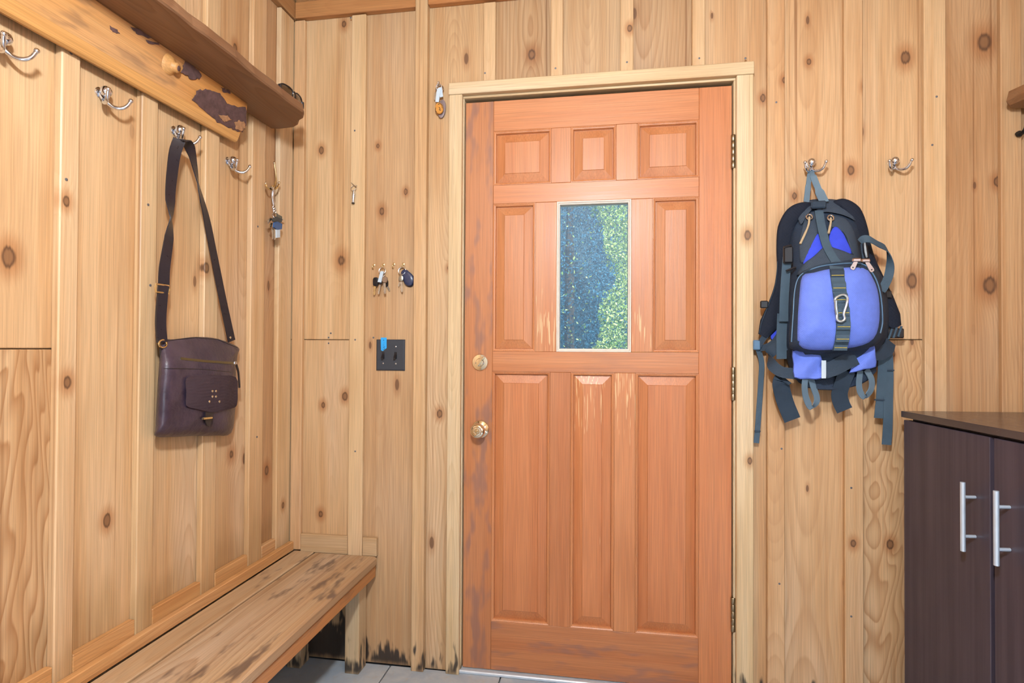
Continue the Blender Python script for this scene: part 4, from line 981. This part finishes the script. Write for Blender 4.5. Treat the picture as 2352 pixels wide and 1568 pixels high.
# ================================================================== CABINET
RT = math.radians(5.5); ct, sn_ = math.cos(RT), math.sin(RT)
C0 = np.array([1.378, -.102, 0.0]); ZT = .966
cab = thing('cabinet', 'dark espresso cabinet with bar-handled doors beside the door wall', 'cabinet', (1.6, -.55, 0))
ex, ey = np.array((ct, sn_, 0)), np.array((sn_, -ct, 0))     # into the cabinet, along its front towards the camera
def cbox(a0, a1, b0, b1, z0, z1, bev=.0015):
    m_ = MB().box((a0, b0, z0), (a1, b1, z1), bev); m_.v = [tuple(C0+ex*v_[0]+ey*v_[1]+np.array((0, 0, v_[2]))) for v_ in m_.v]; return m_
LEN, DEP = .90, .40
build('top', cbox(0, DEP+.01, 0, LEN, ZT-.0185, ZT, .001), simple('espresso_top_laminate', (.060, .044, .046), .24, spec=.9, namp=.1), cab)
build('carcass', cbox(.026, DEP, .012, LEN-.012, .06, ZT-.0190), LAM, cab)
build('plinth', cbox(.05, DEP-.02, .02, LEN-.02, .0006, .0597), LAM, cab)
nrm = -ex
dz1 = ZT-.0265; fp = C0+ex*.006
seam = onP(2275, 1100, fp, nrm); b_s = float(np.dot(seam-C0, ey))
doors = []
for (b0, b1, a_) in ((.003, b_s-.002, .006), (b_s+.011, 2*b_s-.003, .006), (2*b_s+.001, LEN-.003, .006)):
    if b1 > LEN-.002: b1 = LEN-.003
    if b1-b0 < .05: continue
    doors.append((build('door', cbox(a_, .0250, b0, b1, .066, dz1, .0012), LAM, cab), b0, b1))
hpl = C0+ex*(-.022)
for k, (pxs, d) in enumerate(zip((((2213.5, 1107), (2213.5, 1265)), ((2290.5, 1127), (2290.5, 1298))), doors)):
    A_, B_ = onP(*pxs[0], hpl, nrm), onP(*pxs[1], hpl, nrm); b_h = float(np.dot((A_+B_)/2-C0, ey)); zt_, zb_ = float(A_[2]), float(B_[2])
    pt = lambda a, z: C0+ex*a+ey*b_h+np.array((0, 0, z))
    hd = build('handle', MB().tube([pt(-.024, zb_), pt(-.024, zt_)], .0058, 14), SATIN, d[0], smooth=True)
    for f_ in (.215, .785):
        z_ = zt_+(zb_-zt_)*f_; build('handle_post', MB().tube([pt(-.024, z_), pt(.0056, z_)], .0042, 10), SATIN, hd, smooth=True)

# ================================================================== SHELF END AT THE PICTURE EDGE
rs = thing('corner_shelf', 'live-edge wooden shelf with a pointed end above the cabinet', 'shelf', (1.88, -.45, 1.87))
T_ = onY(2311, 233, -.07)
o2 = [(T_[0], -.07), (T_[0]+.02, -.045), (T_[0]+.06, -.040), (XR-.002, -.038), (XR-.002, -.85), (T_[0]+.10, -.85), (T_[0]+.085, -.6), (T_[0]+.06, -.4), (T_[0]+.05, -.25), (T_[0]+.02, -.14)]
zz = float(T_[2])
rings = [[(x+.018*(x < 1.9)*k, y, z) for x, y in o2] for z, k in ((zz-.012, .6), (zz, 0), (zz+.03, .4))]
plank('plank', 0, 0, W_shelf, rs, 'xzy', mb=MB().loft(rings), tone=.35, red=-.1)
q = onY(2349, 262, YB-.02)
build('bracket', MB().tube(spl([(q[0]+.012, -.0245, zz+.055), (q[0]+.012, -.026, zz-.03), (q[0]+.006, -.028, zz-.07), (q[0]-.012, -.032, zz-.088), (q[0]-.02, -.036, zz-.084)], 5), [.006]*15+[.008]*6, 8), IRON, rs, smooth=True)

# ================================================================== ADDED FLASH (above the camera)
lp = thing('flash_standin', 'added pendant standing in for the flash above the camera', 'lamp', (FLASH[0], FLASH[1], ZC))  # made-up pendant fixture around the camera flash
build('canopy', MB().lathe([(.05, 0), (.048, -.010), (.012, -.022)], (FLASH[0], FLASH[1], ZC-.0005), (0, 0, 1), 24), BRASS, lp, smooth=True)
build('cord', MB().tube([(FLASH[0], FLASH[1], ZC-.02), (FLASH[0], FLASH[1], FLASH[2]+.125)], .003, 8), BLACKP, lp)
build('socket', MB().lathe([(.010, .13), (.020, .12), (.022, .085), (.018, .075)], FLASH, (0, 0, 1), 18), BRASS, lp, smooth=True)

# ================================================================== OUTSIDE
g = build('ground', MB().box((-14, .36, -.35), (16, 40, -.15)), GROUNDM); g['kind'] = 'structure'; g['label'] = 'forest floor outside the door'
hill = build('hill', MB().loft([[(-14, y_, z_), (16, y_, z_)] for y_, z_ in ((9.2, -.2), (10.0, 2.2), (11.5, 5.5), (14, 9.5), (18, 13))], cap=False, closed=False), HILLM); hill['kind'] = 'structure'; hill['label'] = 'dark wooded hillside beyond the conifers'
def leaves(rng_, n, cen_fn, size, asp=.7):
    g_ = np.random.default_rng(n); C_ = np.array([cen_fn(rng_) for _ in range(n)])
    a = g_.normal(size=(n, 3)); a /= np.linalg.norm(a, axis=1)[:, None]; b_ = np.cross(a, g_.normal(size=(n, 3))); b_ /= np.linalg.norm(b_, axis=1)[:, None]
    s_ = size*g_.uniform(.6, 1.3, (n, 1)); w_ = b_*s_*asp*.6
    V = np.stack([C_-a*s_, C_+w_-a*s_*.1, C_+a*s_, C_-w_-a*s_*.1], 1).reshape(-1, 3)
    m_ = MB(); m_.v = V.tolist(); m_.f = [(4*i, 4*i+1, 4*i+2, 4*i+3) for i in range(n)]
    return m_
def bush(name, label, cat, base, n, fn, size, mat, trunk):
    t_ = thing(name, label, cat, base)
    r_ = random.Random(n)
    f_ = build('foliage', leaves(r_, n, fn, size), mat, t_); f_['kind'] = 'stuff'
    for pth, ra in trunk: build('stem', MB().tube(spl(pth, 4), ra, 7), BARK, t_, smooth=True)
def fr(r_):
    z = r_.uniform(.3, 3.4); k = .47+.10*math.sin(z*4.1)+.05*math.sin(z*11)
    x = k+abs(r_.gauss(0, .50)); y = 3.9+r_.gauss(0, .35)
    if r_.random() < .035: x = r_.uniform(-.3, .6)
    return (x, y, z)
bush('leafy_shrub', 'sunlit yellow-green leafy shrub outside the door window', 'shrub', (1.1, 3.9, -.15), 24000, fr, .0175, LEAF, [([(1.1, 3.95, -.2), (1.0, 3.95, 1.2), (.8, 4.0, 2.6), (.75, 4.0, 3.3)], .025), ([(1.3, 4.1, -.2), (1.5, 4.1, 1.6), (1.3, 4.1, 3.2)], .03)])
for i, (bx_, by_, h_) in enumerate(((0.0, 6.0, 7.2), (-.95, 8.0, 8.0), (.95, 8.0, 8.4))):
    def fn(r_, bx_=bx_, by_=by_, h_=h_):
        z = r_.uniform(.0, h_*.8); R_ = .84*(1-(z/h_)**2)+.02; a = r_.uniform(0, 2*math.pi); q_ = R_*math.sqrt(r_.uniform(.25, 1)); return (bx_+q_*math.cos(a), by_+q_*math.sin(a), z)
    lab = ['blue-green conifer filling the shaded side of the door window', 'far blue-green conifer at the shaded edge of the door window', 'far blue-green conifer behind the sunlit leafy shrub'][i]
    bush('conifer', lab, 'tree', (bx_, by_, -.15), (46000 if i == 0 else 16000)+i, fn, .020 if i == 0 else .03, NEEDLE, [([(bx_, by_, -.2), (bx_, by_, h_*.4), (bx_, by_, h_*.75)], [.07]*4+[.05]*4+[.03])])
#@@PACK
# ================================================================== BACKPACK
pm_ = lambda px, py, d: onY(px, py, YB-d)
pk = thing('backpack', 'blue and charcoal hiking backpack hanging on the wall', 'backpack', tuple(pm_(1912, 890, .08)))
body = [(1848, 464), (1880, 457), (1925, 459), (1955, 472), (1971, 500), (1980, 540), (1990, 590), (2015, 615), (2034, 650), (2042, 700), (2042, 760), (2030, 808), (2010, 850), (1975, 882), (1910, 893), (1855, 886), (1822, 862), (1806, 820), (1800, 770), (1801, 700), (1806, 640), (1808, 590), (1813, 540), (1824, 495)]
body = spl_closed(body, 3); pc = np.array((1915., 690.))
def dmax(py): return float(np.interp(py, [455, 480, 520, 570, 620, 700, 800, 860, 900], [.070, .095, .115, .135, .155, .165, .160, .120, .075]))
def pdep(px, py):
    s_ = min(poly_s(body, pc, (px, py)), 1.0); m_ = dmax(py)
    return .036+(m_-.036)*(1-s_**3.2)**.55+.0025*math.sin(px*.11+py*.05)*(1-s_)
build('main_bag', inflate(body, pm_, pdep, .026, 14, pc), PACKD, pk, smooth=True, angle=60)
def lay(pts, off, n=4): return [pm_(x_, y_, pdep(x_, y_)+off) for x_, y_ in spl([np.array(p, float) for p in pts], n)]
def patch_on(name, outl, dep, mat, off=.003, th=.004, c=None, parent=pk, nr=7, sm=3):
    P_ = spl_closed(outl, sm) if sm else [np.array(p, float) for p in outl]
    c = np.mean(P_, 0) if c is None else np.array(c, float)
    f_ = lambda x_, y_: dep(x_, y_)+off-(.0 if poly_s(P_, c, (x_, y_)) < .97 else th*.35)
    rim = [pm_(p[0], p[1], dep(*p)+off-th) for p in P_]
    rings = [rim]
    for i in range(nr+1):
        s_ = 1-(i/nr)**1.4*.985; rings.append([pm_(*(c+(p-c)*s_), f_(*(c+(p-c)*s_))) for p in P_])
    return build(name, MB().loft(rings), mat, parent, smooth=True, angle=50)
# lid petals and upper panels
patch_on('lid_flap', [(1876, 486), (1884, 466), (1900, 459), (1930, 462), (1952, 476), (1966, 506), (1952, 500), (1930, 492), (1902, 487)], pdep, PACKC, .012, .008)
patch_on('lid_flap', [(1834, 474), (1856, 462), (1874, 461), (1876, 472), (1864, 482), (1850, 500), (1840, 516), (1832, 500)], pdep, PACKC, .011, .008)
patch_on('lid_panel', [(1850, 500), (1866, 486), (1878, 494), (1880, 530), (1868, 556), (1850, 596), (1838, 600), (1836, 560), (1842, 525)], pdep, PACKC, .006, .005)
patch_on('lid_panel', [(1908, 498), (1930, 497), (1950, 510), (1966, 545), (1975, 590), (1958, 582), (1945, 545), (1925, 520), (1910, 520)], pdep, PACKC, .005, .005)
patch_on('blue_panel', [(1872, 545), (1880, 537), (1890, 552), (1893, 566), (1870, 588), (1846, 606), (1850, 590)], pdep, BLUE2, .0062, .005)
patch_on('blue_panel', [(1905, 541), (1918, 520), (1934, 532), (1944, 550), (1956, 582), (1930, 574), (1910, 566)], pdep, BLUE2, .0058, .005)
# collar above the pocket
patch_on('pocket_collar', [(1830, 632), (1846, 606), (1870, 588), (1894, 566), (1916, 569), (1950, 581), (1985, 598), (1990, 612), (1940, 606), (1890, 610), (1855, 624)], pdep, PACKC, .014, .012)
# front pocket
pko = [(1836, 630), (1870, 610), (1915, 600), (1985, 600), (2012, 628), (2027, 670), (2033, 735), (2020, 785), (1970, 805), (1880, 812), (1822, 803), (1812, 788), (1815, 730), (1822, 670)]
pkp = spl_closed(pko, 3); pkc = np.array((1926., 708.))
def kdep(px, py):
    s_ = min(poly_s(pkp, pkc, (px, py)), 1.0); w_ = .0018*math.sin(px*.09+py*.03)+.0012*math.sin(py*.11+px*.02)
    return .150+.075*(1-s_**3.0)**.6+w_*(1-s_**3)
pocket = build('front_pocket', inflate(pkp, pm_, kdep, .13, 10, pkc), PACKD, pk, smooth=True, angle=60)
face = [(1843, 634), (1869, 626), (1911, 617), (1982, 615), (2006, 641), (2018, 679), (2020, 735), (2006, 778), (1963, 797), (1878, 804), (1836, 793), (1832, 745), (1836, 679)]
patch_on('pocket_face', face, kdep, BLUE, .003, .004, (1926, 710), pocket)
def layk(pts, off, n=4): return [pm_(x_, y_, kdep(x_, y_)+off) for x_, y_ in spl([np.array(p, float) for p in pts], n)]
build('pocket_zip', MB().tube(layk([(1818, 785), (1822, 720), (1826, 665), (1838, 633), (1870, 616), (1915, 607), (1980, 606), (2007, 632), (2022, 675), (2027, 735), (2022, 765)], .001, 5), .0021, 6), PIPE, pocket, smooth=True)
build('pocket_piping', MB().tube(layk([(1845, 626), (1875, 612), (1920, 603), (1984, 603)], .004, 5), .0028, 6), WEBD, pocket, smooth=True)
# zip pulls
def pull(pts, mat=ZPULL):
    a, b_ = [np.array(q, float) for q in pts]; d = (b_-a)/np.linalg.norm(b_-a); s_ = np.array((-d[1], d[0]))
    P_ = [a+s_*4, a-s_*4, b_-s_*5.5-d*2, b_-s_*3.5+d*2, b_+s_*3.5+d*2, b_+s_*5.5-d*2]
    D_ = max(kdep(*a), kdep(*b_), kdep(*((a+b_)/2)))+.007
    o_ = build('zip_pull', MB().prism([pm_(*q, D_) for q in P_], (0, -.0022, 0)), mat, pocket)
    sl = a-d*3; build('slider', MB().box(pm_(*sl, D_)+np.array((-.012, -.004, -.006)), pm_(*sl, D_)+np.array((.012, .003, .006)), .003), ZPULL, o_)
    build('pull_hole', MB().lathe([(.0022, .0002), (.0022, -.0026)], pm_(*(b_-d*3), D_), (0, 1, 0), 8), BLACKP, o_)
pull(((1966, 600), (1957, 617))); pull(((1990, 601), (2003, 622)))
# daisy chain
dch = [(1921, 612), (1924, 640), (1930, 680), (1934, 710), (1937, 745), (1934, 780), (1928, 803)]
dc = build('daisy_chain', MB().ribbon(layk(dch, .0055, 6), .037, (1, 0, 0), .003), WEB, pocket)
dch_s = spl([np.array(p, float) for p in dch], 10)
for yb_ in (632, 658, 686, 717, 748, 776, 797):
    q_ = min(dch_s, key=lambda t_: abs(t_[1]-yb_))
    c_ = pm_(q_[0], q_[1], kdep(*q_)+.0085)
    build('chain_loop', MB().ribbon([c_+np.array((0, .003, .017)), c_+np.array((0, -.003, .010)), c_+np.array((0, -.0035, 0)), c_+np.array((0, -.001, -.010))], .036, (1, 0, 0), .002), WEBD if yb_ in (632,) else WEB, dc)
    build('bar_tack', MB().box(c_+np.array((-.0165, -.0052, -.0030)), c_+np.array((.0165, -.0036, -.0012))), YTH, dc)
# lid strap
build('lid_strap', MB().ribbon([pm_(x_, y_, max(pdep(x_, y_)+.016, 0)) for x_, y_ in spl([np.array(p, float) for p in ((1881, 484), (1884, 505), (1890, 535), (1899, 565), (1912, 590), (1924, 607))], 5)], .0245, (1, 0, 0), .0025), WEB, pk)
# grab loop on the hook
hkx, hkz = HBP[0], HBP[2]
tp_ = np.array((hkx-.001, YB-.017, hkz-.024))
build('hang_loop', MB().ribbon(spl([pm_(1852, 464, .060), pm_(1856, 430, .045), pm_(1859, 402, .030), tp_+np.array((-.002, 0, 0))], 5), [.018]*6+[.015]*5+[.012]*5, (1, .25, 0), .0022), WEBL, pk)
build('hang_loop', MB().ribbon(spl([tp_+np.array((.003, 0, 0)), pm_(1868, 405, .036), pm_(1880, 435, .050), pm_(1893, 464, .075)], 5), [.012]*5+[.019]*6+[.027]*5, (1, -.15, 0), .0022), WEBL, pk)
build('loop_base', MB().box(pm_(1880, 470, .085)+np.array((-.022, -.006, -.012)), pm_(1880, 470, .085)+np.array((.022, .006, .012)), .004), WEBD, pk)
# shoulder straps (padded)
def pad(name, pts, ws, d, th, mat=PACKB):
    P_ = spl([np.array(p, float) for p in pts], 5); W_ = np.interp(np.linspace(0, 1, len(P_)), np.linspace(0, 1, len(ws)), ws); D_ = np.interp(np.linspace(0, 1, len(P_)), np.linspace(0, 1, len(d)), d)
    rings = []
    for i, q_ in enumerate(P_):
        t_ = P_[min(i+1, len(P_)-1)]-P_[max(i-1, 0)]; t_ /= np.linalg.norm(t_); s_ = np.array((-t_[1], t_[0])); r_ = []
        for k in range(14):
            a_ = 2*math.pi*k/14; w_ = W_[i]*math.copysign(abs(math.cos(a_))**.6, math.cos(a_)); z_ = th*math.copysign(abs(math.sin(a_))**.6, math.sin(a_))
            r_.append(pm_(*(q_+s_*w_), D_[i]+z_))
        rings.append(r_)
    return build(name, MB().loft(rings), mat, pk, smooth=True, angle=55)
pad('shoulder_strap', [(1878, 474), (1845, 476), (1822, 492), (1807, 525), (1803, 570), (1803, 615), (1798, 660), (1784, 705), (1766, 745), (1752, 772)], [8, 12, 18, 21, 20, 19, 20, 22, 22, 12], [.045, .062, .066, .055, .045, .042, .042, .042, .040, .036], .013)
pad('shoulder_strap', [(1912, 470), (1938, 468), (1962, 486), (1977, 520), (1984, 560), (1992, 600), (2010, 645), (2030, 690), (2048, 730), (2060, 752)], [8, 12, 16, 15, 16, 20, 22, 24, 22, 12], [.045, .064, .066, .058, .048, .044, .042, .042, .042, .040], .013)
build('pad_edge', MB().tube(spl([pm_(*q) for q in ((1786, 600, .058), (1782, 650, .056), (1766, 698, .056), (1750, 738, .055), (1744, 765, .050))], 4), .0016, 6), WEBD, pk)
for q in ((1755, 699, .058), (2038, 676, .058)): build('strap_keeper', MB().box(pm_(*q)+np.array((-.012, -.004, -.012)), pm_(*q)+np.array((.012, .004, .012)), .003), BLACKP, pk)
build('ladder_buckle', MB().box(pm_(1738, 792, .040)+np.array((-.011, -.005, -.016)), pm_(1738, 792, .040)+np.array((.011, .005, .016)), .003), PIPE, pk)
bk2 = build('ladder_buckle', MB().box(pm_(2056, 765, .052)+np.array((-.024, -.005, -.015)), pm_(2056, 765, .052)+np.array((.024, .005, .015)), .003), BLACKP, pk)
for k in range(3):
    q = pm_(2044+11*k, 767-3*k, .0585); build('buckle_bar', MB().tube([q+np.array((-.004, 0, -.016)), q+np.array((.006, 0, .016))], .0032, 7), WEB, bk2)
# side compression webbing and buckle
R = lambda name, pts, w, wd=(1, 0, 0), mat=WEB, th=.0024, n=5: build(name, MB().ribbon(spl([pm_(*q) for q in pts], n), w, wd, th), mat, pk, smooth=True, angle=50)
R('side_strap', ((1808, 590, .115), (1804, 640, .110), (1801, 690, .108), (1800, 738, .104)), .026)
R('side_strap', ((1797, 720, .090), (1795, 770, .088), (1795, 824, .080)), .030)
sb_ = build('side_buckle', MB().box(pm_(1810, 585, .125)+np.array((-.014, -.006, -.026)), pm_(1810, 585, .125)+np.array((.014, .006, .026)), .004), BLACKP, pk)
build('buckle_bar', MB().tube([pm_(1800, 568, .132), pm_(1818, 563, .132)], .0035, 7), BLACKP, sb_); build('buckle_bar', MB().tube([pm_(1806, 622, .126), pm_(1828, 614, .126)], .0035, 7), BLACKP, sb_)
R('side_strap', ((1989, 606, .13), (1984, 580, .126), (1982, 560, .12)), .014, mat=WEBD)
build('side_clip', MB().tube([pm_(1986, 558, .125), pm_(1988, 578, .128), pm_(1991, 592, .130)], [.006, .0075, .006], 8), BLACKP, pk, smooth=True)
R('loose_loop', ((1976, 556, .118), (1984, 549, .125), (1998, 550, .128), (2016, 560, .120), (2036, 572, .108), (2044, 600, .100), (2042, 630, .100), (2032, 655, .105), (2024, 668, .110)), .024, (-.25, .35, .9), WEB)
R('strap_web', ((1760, 768, .046), (1750, 782, .044), (1742, 796, .042)), .018, (.8, 0, -.6), WEBD)
R('strap_web', ((1745, 800, .036), (1762, 796, .040), (1778, 786, .044), (1790, 770, .050)), .020, (.1, 0, 1), WEBD)
patch_on('blue_panel', [(1772, 760), (1782, 748), (1786, 770), (1778, 783), (1770, 776)], lambda x_, y_: .036, BLUE2, .004, .012, sm=2)
# cords with rings on the upper zips
for (a, b_, c_) in (((1859, 498), (1856, 520), (1838, 560)), ((1908, 500), (1908, 512), (1903, 536))):
    D_ = pdep(*a)+.016
    q = pm_(*a, D_); build('cord_ring', MB().tube([q+np.array((.0085*math.cos(t_), .003*math.sin(t_), .0085*math.sin(t_))) for t_ in np.linspace(0, 2*math.pi, 15)[:-1]], .0026, 7, closed=True), CHROME, pk, smooth=True)
    build('zip_cord', MB().tube(spl([pm_(*a, D_), pm_(*b_, pdep(*b_)+.014), pm_(*c_, pdep(*c_)+.012)], 5), [.0030]*7+[.0036]*4, 7), CORD, pk, smooth=True)
# hip belt, lower pads
R('hip_belt', ((1806, 792, .075), (1780, 800, .070), (1767, 815, .075), (1774, 838, .095), (1796, 854, .110), (1830, 858, .118)), .034, (0, .2, 1), WEBD)
R('hip_belt', ((1893, 852, .135), (1915, 845, .138), (1940, 832, .138), (1966, 820, .130)), .046, (0, .1, 1), WEBD)
R('hip_belt', ((2005, 812, .105), (2022, 812, .092), (2040, 800, .080), (2046, 785, .070)), .040, (0, .2, 1), WEBD)
fl_ = lambda px, py: .128+.006*math.sin(px*.1+py*.08)
patch_on('lower_pad', [(1820, 804), (1848, 804), (1886, 815), (1887, 840), (1889, 869), (1856, 870), (1824, 867), (1822, 835)], fl_, BLUE, .004, .014, sm=2)
patch_on('lower_pad', [(1962, 812), (1985, 800), (2007, 789), (2011, 815), (2012, 842), (1985, 848), (1950, 857), (1960, 835)], fl_, BLUE, .0, .014, sm=2)
build('care_label', MB().box(pm_(1892, 848, .140)+np.array((-.0065, -.0012, -.027)), pm_(1892, 848, .140)+np.array((.0065, .0012, .027)), .0005), WHITEP, pk)
# dangling webbing
R('dangling_strap', ((1741, 800, .030), (1749, 830, .028), (1748, 870, .026), (1744, 930, .026), (1740, 985, .026), (1737, 1017, .027)), .0165)
R('dangling_strap', ((1803, 868, .090), (1794, 876, .094), (1795, 892, .085), (1804, 925, .070), (1820, 964, .060)), .050, (.95, 0, .18), WEBD)
R('dangling_strap', ((1946, 852, .110), (1935, 880, .100), (1928, 905, .085), (1932, 925, .075), (1940, 942, .070)), .046, (1, 0, -.1), WEBD)
R('dangling_strap', ((2028, 820, .070), (2026, 860, .060), (2023, 910, .050), (2018, 960, .045)), .026)
R('dangling_strap', ((2038, 796, .072), (2041, 850, .056), (2040, 920, .050), (2039, 980, .046), (2036, 1021, .044)), .027)
for q in ((2020, 918, .052), (2042, 850, .060), (1740, 990, .0285)): build('strap_stitch', MB().box(pm_(*q)+np.array((-.014 if q[0] > 1800 else -.009, -.0022, -.002)), pm_(*q)+np.array((.014 if q[0] > 1800 else .009, .0022, .002))), WEBD, pk)
R('webbing_loop', ((1850, 866, .118), (1848, 890, .120), (1852, 915, .110), (1862, 934, .100), (1874, 926, .098), (1876, 912, .096), (1868, 888, .098), (1862, 866, .104)), .022, (.9, .5, .2), WEBL)
R('webbing_loop', ((1976, 850, .105), (1973, 880, .108), (1976, 900, .104), (1986, 910, .098), (2000, 896, .094), (2002, 872, .096), (1990, 848, .100)), .022, (.9, .5, .1), WEBL)
patch_on('bottom_panel', [(1826, 868), (1860, 871), (1910, 866), (1960, 860), (2012, 846), (2005, 862), (1975, 884), (1910, 896), (1855, 890)], lambda x_, y_: .088, PACKD, .006, .016, sm=2)
# carabiner clipped to the daisy chain
cq = [(1926, 680), (1938, 677), (1946, 684), (1944, 700), (1938, 720), (1940, 732), (1932, 738), (1923, 734), (1922, 722), (1920, 700), (1918, 687)]
D_ = kdep(1932, 708)+.022
cb = thing('carabiner', 'pear-shaped silver carabiner clipped to the backpack webbing', 'carabiner', tuple(pm_(1932, 738, D_)))
P_ = [pm_(*q, D_-(.004 if q[1] < 690 else 0)) for q in spl_closed([np.array(q, float) for q in cq], 4)]
build('carabiner_body', MB().tube(P_, .0036, 9, closed=True), simple('matte_aluminium', (.55, .62, .66), .35, .8), cb, smooth=True)
build('gate', MB().tube([pm_(1922.5, 722, D_+.0), pm_(1919.5, 705, D_+.0), pm_(1919.5, 690, D_)], .0042, 9), simple('gate_aluminium', (.45, .52, .56), .35, .8), cb, smooth=True)
